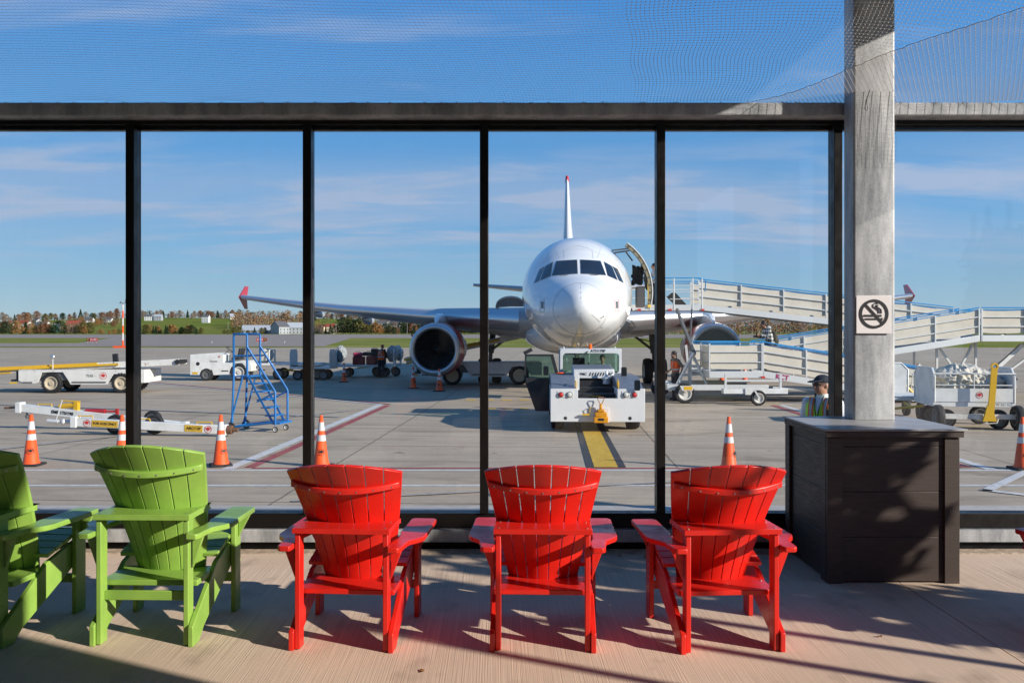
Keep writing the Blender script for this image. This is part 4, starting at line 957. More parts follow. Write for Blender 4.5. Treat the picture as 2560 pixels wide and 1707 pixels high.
# open side door swung to the left
dr = D.objects.new('cab_door', None); COL.objects.link(dr); dr.parent = TG; dr.location = (-.92, 2.9, 0)
out_d = [(-.92,1.88),(-.12,1.88),(.05,1.25),(-.03,.28),(-.62,.28),(-.95,1.2)]; inn_d = [(-.86,1.80),(-.18,1.80),(-.06,1.30),(-.06,1.22),(-.3,1.21),(-.88,1.23)]
b = ringplate(out_d, [(-.87,1.82),(-.20,1.82),(-.05,1.27),(-.06,1.20),(-.55,1.20),(-.89,1.22)], .05, Matrix.Translation((0,.05,0)) @ FACE); b.build('door_frame', M_dk, dr)
b = MB(); b.prism([(-.92,1.20),(.03,1.20),(-.04,.30),(-.61,.30)], .04, Matrix.Translation((0,.045,0)) @ FACE); b.build('lower_panel', mat('door_dark_gloss', (.02,.02,.02), .2, coat=.5), dr)
b = MB(); b.prism([(-.87,1.82),(-.20,1.82),(-.05,1.27),(-.06,1.20),(-.55,1.20),(-.89,1.22)], .008, Matrix.Translation((0,.03,0)) @ FACE); b.build('door_glass', M_tint, dr, smooth=False)
b = MB(); b.bar((-.95,.0,1.90),(-.72,.0,2.02), .02, .10); b.build('mirror', M_dk, dr)
for x, z, y in ((.97,1.06,-.06),(.80,1.32,1.5),(-1.25,1.3,2.6)):
    b = MB(); b.prism(roundrect(-.075,.075,0,.26,.04), .03, Matrix.Translation((x, y, z)) @ FACE); b.build('wing_mirror', M_glassd, TG, bevel=.005)
# tow hook
b = MB(); b.cb((.08,-.01,.45), (.40,.02,.36)); b.build('hook_plate', M_tug, TG, bevel=.005)
b = MB(); b.box(-.11,.25,-.22,-.03,.27,.42); b.box(-.08,.22,-.20,-.03,.42,.53); b.box(-.02,.16,-.17,-.03,.53,.60); b.cb((.07,-.12,.66),(.07,.07,.16)); hk = b.build('tow_hook', mat('hook_yellow', (.75,.32,.01), .45, noise=.3, nscale=9), TG, bevel=.02)
b = MB(); b.cb((.07,-.222,.36),(.14,.01,.06)); b.build('hook_slot', M_dk, hk)
b = MB(); b.tube([(.06,-.12,.72),(-.01,-.12,.86),(.02,-.12,.90),(.13,-.12,.90),(.15,-.12,.86),(.09,-.12,.72)], .012, 6); b.build('lift_ring', mat('rust_ring', (.30,.12,.03), .6), hk)
b = MB(); b.tube([(-.19,-.06,.50),(-.2,-.08,.62),(-.14,-.06,.66)], .01, 5); b.bar((-.38,-.07,.47),(-.2,-.07,.47), .05, .04); b.build('safety_pin', M_yel, TG)
b = MB(); b.box(-.53,-.47,.4,.75,1.09,1.45); b.v=[];b.f=[];b.mi=[]; b.prism([(0,0),(.12,0),(.12,.35),(.05,.46),(0,.46)], .02, Matrix.Translation((-.56,.3,1.05)) @ FACE); b.build('guard_flap', M_tug, TG, bevel=.004)
b = MB(); b.sphere((-.85,2.2,1.38), (.14,.1,.03)); b.build('chock_orange', M_orange, TG)
# ------------------------------------------------------------------ rolling ladder
def lad():
    K = 1.45
    t = thing('rolling_ladder', 'blue tubular rolling ladder with steps and guard rails standing beside the tow bars', 'ladder', (*G(640,1076).xy, AP), R(-14))
    # local: x right along the stair, y away
    hw = .30; T = lambda p, q, r=.019: b.tube([p, q], r*K, 7)
    xt0, xt1, zt, zr = -.42, -.06, 1.33, 2.33      # platform
    xb = .70
    for s in (-1, 1):
        y = s*hw
        b = MB(); b.tube([(-.47,y,.10),(xt0,y,zt),(xt0,y,zr-.03),(xt0+.03,y,zr),(xt1-.03,y,zr),(xt1,y,zr-.03),(xt1,y,zr-.3),(.66,y,1.0),(.68,y,.95),(.68,y,.18)], .027, 7); b.build('guard_rail', M_blue, t, ang=60)
        b = MB(); T((xt1,y,zr-.3),(xt1,y,zt)); T((xt0,y,(zt+zr)/2-.02),(xt1+.1,y,(zt+zr)/2-.02), .015); b.build('rail_post', M_blue, t, ang=60)
        b = MB(); b.bar((xt1,y*.9,zt),(.62,y*.9,.20), .02, .05); T((-.47,y,.10),(.62,y,.24), .02); T((-.52,y,.15),(-.18,y,zt-.02), .015); b.build('stringer', M_blue, t, ang=60)
        b = MB(); T((.20,y,.72),(.68,y,.95), .015); b.build('brace', M_blue, t, ang=60)
    b = MB(); b.box(xt0-.02, xt1+.02, -hw, hw, zt-.03, zt); T((xt0,-hw,zr),(xt0,hw,zr)); T((xt0,-hw,1.8),(xt0,hw,1.8), .015); b.build('platform', M_blue, t)
    for i in range(5):
        f = (i+1)/6; x = xt1+(.62-xt1)*f; z = zt+(.20-zt)*f; b = MB(); b.box(x-.12, x+.12, -hw*.88, hw*.88, z-.012, z+.012); b.build('step', M_blue, t, bevel=.003)
    b = MB(); b.box(.52, .80, -hw, hw, .20, .24); T((-.47,-hw,.10),(-.47,hw,.10)); T((.62,-hw,.22),(.62,hw,.22)); b.build('base_step', M_blue, t)
    for s in (-1, 1):
        wheel(t, (-.47, s*(hw+.04), .11), .11, .05, 'y', M_gm)
        wheel(t, (.66, s*(hw-.04), .07), .07, .04, 'y', M_white, 'caster')
lad()
# ------------------------------------------------------------------ belt loader: local x along (front = -x low end), y away
def belt_loader(label, loc, rz, ang, zmid, blen, logo=True, sc=1.0, group=None, xc=0):
    t = thing('belt_loader', label, 'belt loader', loc, rz, group)
    SX = FACE
    body = [(-2.15,0.414),(-1.62,0.414),(-1.5,0.458),(-1.35,0.880),(-1.05,0.898),(-.45,0.898),(-.22,0.546),(-.12,0.370),(1.45,0.370),(1.55,0.546),(1.72,0.818),(2.38,0.818),(2.55,0.440),(3.05,0.440),(3.05,0.986),(-2.35,0.986),(-2.35,0.546)]
    for s in (-1, 1):
        b = MB(); b.prism(body, .06, Matrix.Translation((0, s*.92+.03, 0)) @ FACE); sp_ = b.build('side_panel', M_rustw, t, bevel=.01)
        if s < 0:
            b = MB(); b.box(-.05, 1.4, -.975, -.96, .44, .50); b.box(-2.3,-1.75,-.975,-.96,.44,.49); b.build('rub_strip', M_gm, sp_)
            if logo:
                text('lettering', 'TUG', .15, M_gm, sp_, face(.70, -.953, .74), bold=.004); roundel(sp_, face(1.28, -.953, .74), .15, M_red, M_red)
    b = MB(); b.box(-2.3, 3.0, -.86, .86, .55, .96); b.build('chassis', M_gm, t)
    b = MB(); b.box(3.001, 3.052, -.889, .889, .44, .986); b.build('tail_panel', M_rustw, t, bevel=.006)
    b = MB(); b.box(-2.34, 3.04, -.93, .93, .987, 1.012); b.build('deck', M_whitew, t, bevel=.005)
    for x in (-.95, 2.05):
        for s in (-1, 1): wheel(t, (x, s*.85, .43), .43, .27, 'y', mat('cream_rim', (.60,.50,.36), .5, noise=.3), tread=logo)
    b = MB(); b.box(-2.75,-2.36,-.8,.8,.5,.58); b.cb((-2.45,-.6,.75),(.2,.3,.4)); b.build('front_bumper', M_dk, t, bevel=.01)
    b = MB(); b.cb((-2.6,-.86,.44),(.3,.1,.06)); b.build('tow_eye', M_yel, t)
    # boom
    c, s_ = math.cos(ang), math.sin(ang); bm_ = Matrix.Translation((xc, 0, zmid)) @ Matrix.Rotation(-ang, 4, 'Y')
    b = MB(); b.box(-blen*.52, blen*.48, -.50, -.44, -.13, .12, bm_); b.box(-blen*.52, blen*.48, .44, .50, -.13, .12, bm_); b.box(-blen*.52, blen*.48, -.43, .43, -.05, .0, bm_); bo = b.build('conveyor_boom', M_rustw, t, bevel=.005)
    b = MB(); b.box(-blen*.53, blen*.485, -.40, .40, .01, .10, bm_); b.build('belt', M_black, bo)
    b = MB(); b.tube([bm_ @ Vector((-blen*.53,-.58,.02)), bm_ @ Vector((blen*.2,-.58,.02))], .05, 8); b.tube([bm_ @ Vector((-blen*.52,-.56,-.16)), bm_ @ Vector((-blen*.3,-.56,-.13))], .035, 8)
    b.bar(bm_ @ Vector((-blen*.40,-.53,.09)), bm_ @ Vector((blen*.1,-.53,.09)), .05, .10); b.build('side_rail', M_yel, bo)
    b = MB(); b.lathe([(.01,0),(.11,0),(.11,.08),(.01,.08)], bm_ @ Matrix.Translation((blen*.475,-.50,0)) @ Matrix.Rotation(R(90), 4, 'X'), 16); b.lathe([(.09,0),(.09,.9),], bm_ @ Matrix.Translation((blen*.475,.45,0)) @ Matrix.Rotation(R(90), 4, 'X'), 16); b.build('end_roller', M_dk, bo)
    if logo:
        b = MB(); b.tube([(-1.0,-.7,1.0),(-1.0,-.7,1.50)], .02, 6); b.build('lamp_post', M_alu, t)
        b = MB(); b.sphere((-1.0,-.72,1.56), (.10,.07,.10)); b.build('work_lamp', M_silver, t)
        b = MB(); b.bar((1.15,.62,1.22),(1.12,.62,1.66), .26, .08); b.box(1.1,1.3,.5,.74,1.01,1.2); b.cb((1.2,.62,1.24),(.3,.4,.08)); b.build('seat', M_dk, t, bevel=.02)
        b = MB(); b.tube([(2.45,-.98,.4),(2.42,-.98,2.0)], .018, 5); b.build('whip_pole', M_red, t)
        b = MB(); b.lathe([(.0,0),(.11,0),(.11,.01),(.002,.012)], Matrix.Translation((2.75,-.962,.82)) @ Matrix.Rotation(R(90), 4, 'X'), 16); b.build('reflector', M_orange, t)
    return t
pc = G(218, 983)
belt_loader('long white and yellow belt loader with rust stains parked at the far left', (pc.x-.6, pc.y+.95, AP), R(1), R(2.7), 1.12, 9.3, xc=-.1).scale = (.9,)*3
belt_loader('shaded belt loader under the jet wing left of the tug, belt raised', (-1.75, 40.2, AP), R(2), R(12), 1.75, 6.0, logo=False)
# ------------------------------------------------------------------ baggage tractor (front = -x)
def tractor():
    p = G(555, 952); t = thing('baggage_tractor', 'small open white baggage tractor with black steering wheel and seat, behind the rolling ladder', 'tractor', (p.x-.1, p.y+.6, AP), R(1.5)); t.scale = (.9,)*3
    b = MB(); b.prism([(-1.62,.32),(-1.62,1.42),(-.10,1.50),(.15,1.42),(.15,1.0),(.55,.95),(.75,1.05),(1.45,1.08),(1.62,1.0),(1.66,.52),(1.35,.50),(1.30,.80),(1.15,.95),(.75,.95),(.55,.80),(.50,.35),(-.38,.30),(-.45,.58),(-.75,.62),(-1.02,.58),(-1.1,.32)], .06, Matrix.Translation((0,-.58,0)) @ FACE); b.prism([(-1.62,.32),(-1.62,1.42),(-.10,1.50),(.15,1.42),(.15,1.0),(.55,.95),(.75,1.05),(1.45,1.08),(1.62,1.0),(1.66,.52),(1.35,.50),(1.30,.80),(1.15,.95),(.75,.95),(.55,.80),(.50,.35),(-.38,.30),(-.45,.58),(-.75,.62),(-1.02,.58),(-1.1,.32)], .06, Matrix.Translation((0,.64,0)) @ FACE)
    b.build('body_side', M_white, t, bevel=.012)
    b = MB(); b.prism([(-1.60,.34),(-1.60,1.40),(-.10,1.48),(.12,1.40),(.12,.98),(.55,.93),(1.6,.98),(1.6,.5),(.5,.4)], 1.14, Matrix.Translation((0,.57,0)) @ FACE); bd = b.build('hood', M_white, t, bevel=.015)
    b = MB()
    for i in range(7):
        for j in range(3): b.cb((-1.605, -.35+j*.32, .72+i*.095), (.02,.26,.05))
    b.build('grille', M_dk, t)
    b = MB(); b.cb((-1.12,-.645,.98),(.005,.005,.005)); b.v=[];b.f=[];b.mi=[]; b.lathe([(.002,0),(.10,0),(.10,.008),(.002,.009)], Matrix.Translation((-1.2,-.641,.92)) @ Matrix.Rotation(R(90), 4, 'X'), 16); b.build('side_vent', M_dk, t)
    b = MB(); b.cb((-1.35,-.645,.42),(.3,.006,.12)); b.build('hazard_plate', M_yel, t)
    b = MB(); b.box(.05+.0,.42,-.646,-.641,.5,.56); b.build('side_slot', M_dk, t)
    b = MB(); b.tube([(.05,-.1,1.42),(.28,-.1,1.62)], .02, 6); Mw = Matrix.Translation((.32,-.1,1.68)) @ Matrix.Rotation(R(45), 4, 'Y')
    b.tube([Mw @ Vector((.22*math.cos(a*math.pi/8), .22*math.sin(a*math.pi/8), 0)) for a in range(17)], .014, 6, False); b.tube([Mw @ Vector((-.22,0,0)), Mw @ Vector((.22,0,0))], .012, 5); b.build('steering_wheel', M_dk, t)
    for y in (-.25, .3):
        b = MB(); b.cb((.75,y,1.18),(.45,.42,.12)); b.prism([(.92,1.2),(1.05,1.72),(1.0,1.76),(.92,1.74),(.82,1.25)], .38, Matrix.Translation((0,y+.19,0)) @ FACE); b.build('seat', M_dk, t, bevel=.03)
    text('lettering', 'Toyota', .14, M_gm, bd, face(-.35, -.662, 1.06)); roundel(bd, face(-.05+.0,-.662,1.3), .06, M_red, M_red)
    for s in (-1, 1): wheel(t, (-.75, s*.55, .34), .34, .24, 'y', M_gm); wheel(t, (.98, s*.55, .46), .46, .28, 'y', M_whitew)
tractor()
# ------------------------------------------------------------------ flat dolly and baggage carts
def cart(label, loc, rz, L_=2.9, W_=1.5, load=None, ends=(-1, 1), covers=True, side=False):
    t = thing('baggage_cart', label, 'baggage cart', loc, rz, 'white baggage carts')
    b = MB(); b.box(-L_/2, L_/2, -W_/2, W_/2, .55, .66); b.build('bed', M_white, t, bevel=.008)
    for s in (-1, 1):
        if s in ends:
            b = MB(); x = s*(L_/2-.03)
            pts = [(-W_/2,.66),(W_/2,.66),(W_/2,1.30),(W_/2-.18,1.48),(-W_/2+.18,1.48),(-W_/2,1.30)]
            b.prism([(p[0]*.94, p[1]) for p in pts], .03, Matrix.Translation((x-.015, 0, 0)) @ Matrix(((0,0,1,0),(1,0,0,0),(0,1,0,0),(0,0,0,1)))); e = b.build('end_panel', M_white, t, bevel=.004)
            b = MB(); b.tube([(x,p[0],p[1]) for p in pts[1:]+[pts[0]]], .028, 7); b.build('end_rail', M_white, e)
        for sy in (-1, 1): wheel(t, (s*L_*.32, sy*(W_/2-.14), .24), .24, .14, 'y', M_gm)
    if covers:
        for s in ((-1, 1) if covers is True else (covers,)):
            b = MB(); rnd = random.Random(int(abs(loc[0]*10))+s)
            for i in range(2): crumple(b, (s*(L_/2-.17)+rnd.uniform(-.03,.03), (i-.5)*.5, 1.18+.08*i), (.27,.36,.36), rnd.random()*9+i, amp=.6)
            o = b.build('folded_cover', M_grey if covers is True else M_canvas, t); rm = o.modifiers.new('remesh', 'REMESH'); rm.mode = 'VOXEL'; rm.voxel_size = .022; rm.use_smooth_shade = True
    if side:
        for s in (-1, 1):
            b = MB(); b.box(-L_/2, L_/2, s*W_/2-.015, s*W_/2+.015, .67, 1.0); b.tube([(-L_/2,s*W_/2,1.02),(-L_/2,s*W_/2,1.36),(L_/2,s*W_/2,1.36),(L_/2,s*W_/2,1.02)], .02, 6); b.tube([(0,s*W_/2,1.0),(0,s*W_/2,1.36)], .015, 6); b.tube([(-L_/2,s*W_/2,1.08),(L_/2,s*W_/2,1.08)], .015, 6); b.build('side_gate', M_white, t, bevel=.003)
    b = MB(); b.tube([(-L_/2,0,.5),(-L_/2-.75,0,.42)], .035, 6); b.build('tow_bar', M_yel, t)
    return t
p = G(715, 949); t = thing('flat_dolly', 'flat white equipment dolly with a cream tank standing behind the blue ladder', 'dolly', (p.x+.1, p.y+.6, AP), R(1.5), None)
b = MB(); b.box(-1.3, 1.6, -.7, .7, .72, .82); b.build('bed', M_white, t, bevel=.008)
b = MB(); b.tube([(-.95,-.6,.82),(-.95,-.6,1.45),(-.95,.6,1.45),(-.95,.6,.82)], .04, 7); b.build('end_hoop', M_white, t)
b = MB(); b.lathe([(.01,-.5),(.28,-.45),(.33,-.3),(.33,.3),(.28,.45),(.01,.5)], Matrix.Translation((-1.25,0,1.2)) @ Matrix.Rotation(R(90), 4, 'X'), 20); b.build('tank', M_canvas, t)
for x in (-.5, 1.4):
    for s in (-1, 1): wheel(t, (x, s*.55, .28), .28, .18, 'y', M_gm)
b = MB(); b.tube([(-1.3,0,.45),(-2.6,0,.5)], .04, 6); b.tube([(-.1,-.3,.45),(.6,-.3,.40)], .04, 6); b.build('tow_bar', M_yel, t)
p = G(795, 950); cart('empty baggage cart with white rounded end just right of the second mullion', (p.x-.4, p.y+.7, AP), R(1), 2.0, covers=None)
p = G(880, 948); c1 = cart('shaded baggage cart loaded with red and dark suitcases, grey covers folded on its ends', (p.x+.35, p.y+2.3, AP), R(3), 3.0)
p = G(985, 945); cart('baggage cart with grey cover at its end, right of the bent baggage worker', (p.x-.75, p.y+2.4, AP), R(10), 1.6, covers=1)
M_bagr = mat('suitcase_red', (.22,.012,.012), .5); M_bagd = mat('suitcase_dark', (.02,.018,.02), .6); M_bagp = mat('suitcase_pink', (.45,.03,.10), .5); M_bagy = mat('bag_lime', (.35,.36,.05), .6)
cx0 = c1.location
def bag(label, x, y, z, sx, sy, sz, m, rz=0, cat='suitcase'):
    t = thing('suitcase', label, cat, (cx0.x+x, cx0.y+y, AP+z), rz, 'bags on the loaded baggage cart'); b = MB(); b.cb((0,0,sz/2),(sx,sy,sz)); b.build('shell', m, t, bevel=.05)
    b = MB(); b.tube([(-.12,0,sz-.01),(-.12,0,sz+.05),(.12,0,sz+.05),(.12,0,sz-.01)], .014, 5); b.build('handle', M_dk, t)
bag('dark red suitcase lying left on the loaded cart', -.35, -.3, .662, .62, .4, .42, M_bagr); bag('dark red suitcase in the middle of the loaded cart', .32, -.3, .662, .55, .4, .44, M_bagr)
bag('pink suitcase on top of the left red one', -.42, -.2, 1.085, .5, .35, .20, M_bagp, .2); bag('black suitcase on the middle of the loaded cart', .15, -.1, 1.11, .6, .4, .2, M_bagd, -.1); bag('black suitcase standing upright on the loaded cart', .38, .25, .662, .35, .3, .82, M_bagd)
bag('lime holdall at the right of the loaded cart', .85, -.1, .662, .35, .4, .55, M_bagy)
bag('dark brown suitcase at the right of the red ones', .85, -.45, .662, .4, .25, .45, M_bagd)
# carts at the right
p = G(2460, 1076); d1 = cart('white baggage cart with upright yellow tow arm and crumpled cream cover', (p.x+.0, p.y+1.0, AP), R(-8), 1.9, 1.5, covers=None, side=True)
b = MB(); rnd = random.Random(4)
for i in range(5): crumple(b, (-.45+i*.24, rnd.uniform(-.12,.12), 1.12+.10*math.sin(i*1.1)), (.42,.46,.36), i*1.7+.3, amp=.5, sc=1.3)
o = b.build('cart_cover', mat('cream_tarp', (.58,.54,.47), .75, noise=.2, nscale=6, bump=.6), None, loc=(d1.location.x, d1.location.y, AP)); tag(o, 'crumpled cream tarpaulin lying on the cart with the yellow arm', 'tarpaulin'); rm = o.modifiers.new('remesh', 'REMESH'); rm.mode = 'VOXEL'; rm.voxel_size = .02; rm.use_smooth_shade = True
b = MB(); b.bar((.30,-.95,.30),(.38,-.98,1.52), .14, .05, Vector((0,1,0))); b.lathe([(.05,0),(.09,0),(.09,.05),(.05,.05)], Matrix.Translation((.385,-.95,1.55)) @ Matrix.Rotation(R(90), 4, 'X'), 18); b.prism([(-.06,0),(.26,0),(.20,.18),(.14,.4),(.05,.4),(.0,.2)], .06, Matrix.Translation((.18,-.92,.22)) @ FACE); b.build('tow_arm', M_yel, d1)
b = MB(); b.bar((-.85,-.8,.32),(.95,-.8,.32), .10, .12); b.tube([(.1,-.9,.26),(.2,-.95,.16),(.45,-.95,.18),(.5,-.9,.28)], .015, 5); b.build('axle_beam', M_whitew, d1)
for x in (-.85, .98): wheel(d1, (x, -.80, .30), .30, .18, 'x', M_gm)
text('lettering', 'TW 501 KG', .085, M_gm, d1, face(.66, -.7515, .605), ext=.0008); roundel(d1, face(.12, -.768, .84), .08, M_red, M_red)
p = G(2345, 1072); cart('white baggage cart with tall rounded end panel standing behind the one with the yellow arm', (p.x+.15, p.y+2.9, AP), R(82), 2.0, 1.35, covers=None, ends=(1,))
t = thing('hand_rail', 'aluminium hand rail frame with a yellow lever behind the column, left of the carts', 'rail', (*G(2275, 1008).xy, AP), R(-5))
b = MB(); b.tube([(-.5,0,.1),(-.5,0,.95),(-.42,0,1.03),(.42,0,1.0),(.5,0,.9),(.38,0,.1)], .022, 7)
for z in (.3,.5,.7): b.tube([(-.5,0,z),(.45,0,z)], .014, 6)
b.tube([(0,0,.2),(.1,0,1.02)], .02, 6); b.build('frame', M_alu, t)
b = MB(); b.tube([(-.35,-.1,.75),(-.05,-.1,.45),(.25,-.1,.12)], [.05,.06,.04], 8); b.build('lever', M_yel, t)
t = thing('red_lever_bar', 'long red bar with black grip lying across behind the baggage cart cover', 'bar', (P(2400,1040,24).x, 24, AP)); b = MB(); b.tube([(-.9,0,.15),(-.3,0,.45),(1.1,0,.98)], .03, 6); b.build('bar', M_red, t); b = MB(); b.tube([(1.1,0,.98),(1.55,0,1.1)], .035, 6); b.build('grip', M_dk, t)
# ------------------------------------------------------------------ tow bars
def towbar(label, pa, pb, words, y, wheels, leaf=(), wy=(-.30,.30), pump=None, handles=(), red=False, tongue=True):
    a = Vector(pa); c = Vector(pb); L_ = (c-a).length; t = thing('tow_bar', label, 'tow bar', (a.x, a.y, AP), math.atan2(c.y-a.y, c.x-a.x)); z0, z1 = a.z-AP, c.z-AP; lx = math.hypot(c.x-a.x, c.y-a.y)
    zz = lambda x: z0+(z1-z0)*x/lx; th = math.atan2(z1-z0, lx)
    b = MB(); b.bar((0,0,z0),(lx,0,z1), .16, .19); b.cb((.06,0,z0),(.14,.22,.26)); b.cb((lx-.06,0,z1),(.12,.2,.24)); bo = b.build('tube', M_white, t, bevel=.012)
    M = lambda x, off=0: Matrix.Translation((x, -.083, zz(x)+off)) @ Matrix.Rotation(-th, 4, 'Y') @ FACE
    for x, s, sz, m, pw in words:
        if pw: b = MB(); b.prism([(-pw/2,-.075),(pw/2,-.075),(pw/2,.075),(-pw/2,.075)], .003, M(x)); b.build('name_plate', M_my, bo, smooth=False)
        text('lettering', s, sz, m, bo, Matrix.Translation((0,-.004,0)) @ M(x), bold=.002)
    for x in leaf: roundel(bo, M(x), .082, M_red, M_red)
    for x in handles: b = MB(); b.tube([(x-.18,0,zz(x)+.09),(x-.17,0,zz(x)+.15),(x+.17,0,zz(x)+.15),(x+.18,0,zz(x)+.09)], .014, 6); b.build('handle', M_yel, t)
    for x in wheels:
        for q in wy: wheel(t, (x, q, .23), .23, .12, 'y', M_gm)
        b = MB(); b.bar((x,-.3 if -.3 in wy else 0,.23),(x,.3,.23), .06, .06); b.bar((x,0,.23),(x+.35,0,zz(x)), .08, .10); b.build('axle', M_gm, t)
    if pump is not None: b = MB(); b.tube([(pump-.22,0,zz(pump)+.16),(pump+.22,0,zz(pump)+.20)], .06, 8); b.tube([(pump-.2,0,zz(pump)+.30),(pump+.3,0,zz(pump)+.28)], .018, 6); b.cb((pump+.22,0,zz(pump)+.16),(.1,.12,.24)); b.build('hand_pump', M_yel, t)
    if red: b = MB(); b.tube([(pump+.45,0,zz(pump)+.05),(pump+.95,0,zz(pump)+.05)], .055, 8); b.tube([(pump+.95,0,zz(pump)+.05),(pump+1.25,0,zz(pump)+.05)], .025, 8); b.bar((pump+1.25,0,zz(pump)-.1),(pump+1.25,0,zz(pump)+.12), .06, .06); b.build('damper', M_maroon, t)
    if tongue: b = MB(); b.tube([(-.35,0,z0-.02),(0,0,z0)], .03, 6); b.build('tongue', mat('rusty_steel', (.16,.08,.045), .7), t); b = MB(); b.lathe([(.03,0),(.05,0),(.05,.03),(.03,.03)], Matrix.Translation((.25,0,z0-.22)) @ FACE, 12); b.bar((.22,0,z0-.1),(.24,0,z0-.2), .03, .03); b.build('jockey_wheel', M_gm, t)
    else:
        b = MB(); b.tube([(-.12,0,z0),(0,0,z0)], .05, 10); b.tube([(-.34,0,z0),(-.12,0,z0)], .03, 8); b.sphere((-.22,0,z0),(.06,.06,.07)); b.tube([(-.6,0,z0+.02),(-.34,0,z0)], .045, 8); b.tube([(-.4,0,z0+.02),(-.25,0,z0+.5)], .012, 5); b.build('coupling', M_alu, t)
        b = MB(); b.lathe([(.05,0),(.10,0),(.10,.12),(.05,.12)], Matrix.Translation((lx,0,z1)) @ Matrix.Rotation(R(90), 4, 'Y'), 14); b.tube([(lx+.12,0,z1),(lx+.25,0,z1)], .05, 8); b.build('head_coupling', mat('rusty_steel', (.16,.08,.045), .7), t)
towbar('white aircraft tow bar lettered EMB 175/190, the farther one with the red damper', P(45,1018,21.6), P(470,1066,21.2), [(1.20,'EMB 175/190',.105,M_ink,0),(3.02,'190',.10,M_ink,0)], 0, (3.3,), wy=(.3,), pump=1.3, handles=(.7,), red=True)
towbar('white aircraft tow bar with yellow FOR A220 ONLY plate, the nearer one', P(182,1054,20.3), P(568,1074,20.1), [(.80,'FOR A220 ONLY',.075,M_ink,.62),(2.88,'ABC113P',.085,M_ink,.42)], 0, (.85,1.78), wy=(.32,), leaf=(.38,3.22), handles=(.3,1.65,3.1), tongue=False)
# ------------------------------------------------------------------ boarding ramp
RP = thing('boarding_ramp', 'long aluminium switchback boarding ramp with cream canvas sides and blue handrails beside the jet', 'boarding ramp', (9.0, 31.0, AP))
BX0 = Vector((9.0, 31.0, 0))
M_deckr = mat('ramp_deck', (.30,.30,.31), .7, .3)
def L2(x, y, z): return Vector((x-BX0.x, y-BX0.y, z))
def railside(p, q, canvas=True, parent=None, post_step=1.55, blue=True, red=True):
    """side wall of a ramp run: p,q local deck level ends"""
    p = Vector(p); q = Vector(q); d = q-p; n = max(1, round(d.length/post_step)); up = Vector((0,0,1))
    b = MB(); b.bar(p+up*-.0, q+up*-.0, .06, .22); side = b.build('side_beam', M_alu, parent or RP, bevel=.006)
    b = MB()
    for i in range(n+1): c = p.lerp(q, i/n); b.bar(c-up*.10, c+up*1.04, .045, .05)
    for h in (.42, .76): b.bar(p+up*h, q+up*h, .035, .035)
    b.build('rail_posts', M_alu, side)
    b = MB(); b.tube([p+up*1.08, q+up*1.08], .021, 7); b.tube([p+up*1.0+Vector((0,.06,0)), q+up*1.0+Vector((0,.06,0))], .016, 7); b.build('handrail', M_railblue, side)
    if canvas:
        nn = n*6; vs = []; fs = []; b = MB(); off = Vector((0,.035,0)) if abs(d.x) > abs(d.y) else Vector((.035,0,0)); rnd = random.Random(int(p.x*10))
        for i in range(nn+1):
            c = p.lerp(q, i/nn)
            for k_, h in enumerate((.20,.42,.6,.76,.98)):
                w_ = (0 if k_ in (1,3) else rnd.uniform(-.012,.02)); h2 = h + (-.03*abs(math.sin(math.pi*i/6)) if k_ == 0 else .0) - (.025*abs(math.sin(math.pi*i/6)) if k_ == 4 else 0)
                vs.append(c+off*(1+w_*20)+up*h2)
        for i in range(nn):
            for k_ in range(4): fs.append((i*5+k_, (i+1)*5+k_, (i+1)*5+k_+1, i*5+k_+1))
        b.add(vs, fs); b.build('canvas_panel', M_canvas, side)
    return side
def run(x0, z0, x1, z1, y, w=1.35, **k):
    railside(L2(x0,y,z0), L2(x1,y,z1), **k); railside(L2(x0,y+w,z0), L2(x1,y+w,z1), **k)
    b = MB(); b.add([L2(x0,y,z0-.02),L2(x1,y,z1-.02),L2(x1,y+w,z1-.02),L2(x0,y+w,z0-.02),L2(x0,y,z0-.07),L2(x1,y,z1-.07),L2(x1,y+w,z1-.07),L2(x0,y+w,z0-.07)], [(0,1,2,3),(7,6,5,4),(0,4,5,1),(2,6,7,3)]); b.build('ramp_deck', M_deckr, RP)
run(7.15, 3.32, 16.9, 2.24, 33.7)
run(8.75, .96, 16.45, 2.15, 31.0)
run(8.42, .96, 14.2, .05, 29.5)
# door platform
def plat(x0, x1, y0, y1, z, sides, canvas=False):
    b = MB(); b.box(x0-9, x1-9, y0-31, y1-31, z-.07, z-.02); b.build('platform_deck', M_deckr, RP)
    for sd in sides:
        pq = {'f': ((x0,y0),(x1,y0)), 'b': ((x0,y1),(x1,y1)), 'l': ((x0,y0),(x0,y1)), 'r': ((x1,y0),(x1,y1))}[sd]
        railside(L2(*pq[0], z), L2(*pq[1], z), canvas=canvas)
plat(4.6, 7.1, 32.9, 35.0, 3.30, 'b'); 
b = MB(); b.bar(L2(4.5,32.9,3.28), L2(7.1,32.9,3.28), .06, .22); b.build('side_beam', M_alu, RP)
for x in (5.15, 6.05, 6.75, 7.1):
    b = MB(); b.tube([L2(x,32.88,3.2), L2(x,32.88,4.38)], .03, 6); b.build('gate_post', M_alu, RP)
b = MB()
for z in (3.6,3.85,4.1): b.tube([L2(5.9,32.88,z), L2(7.1,32.88,z)], .018, 6)
b.build('gate_bars', M_alu, RP)
b = MB(); b.tube([L2(5.1,32.88,4.39), L2(7.0,32.88,4.39), L2(7.25,32.9,4.33), L2(7.28,33.2,3.9)], .022, 6); b.build('handrail', M_railblue, RP)
for x, yy in ((5.12,32.84),(4.4,33.2)):
    b = MB(); b.bar(L2(x,yy,3.28), L2(x,yy,4.30), .12, .06); b.build('bumper_post', mat('bumper_yellow', (.80,.56,.08), .6), RP, bevel=.01)
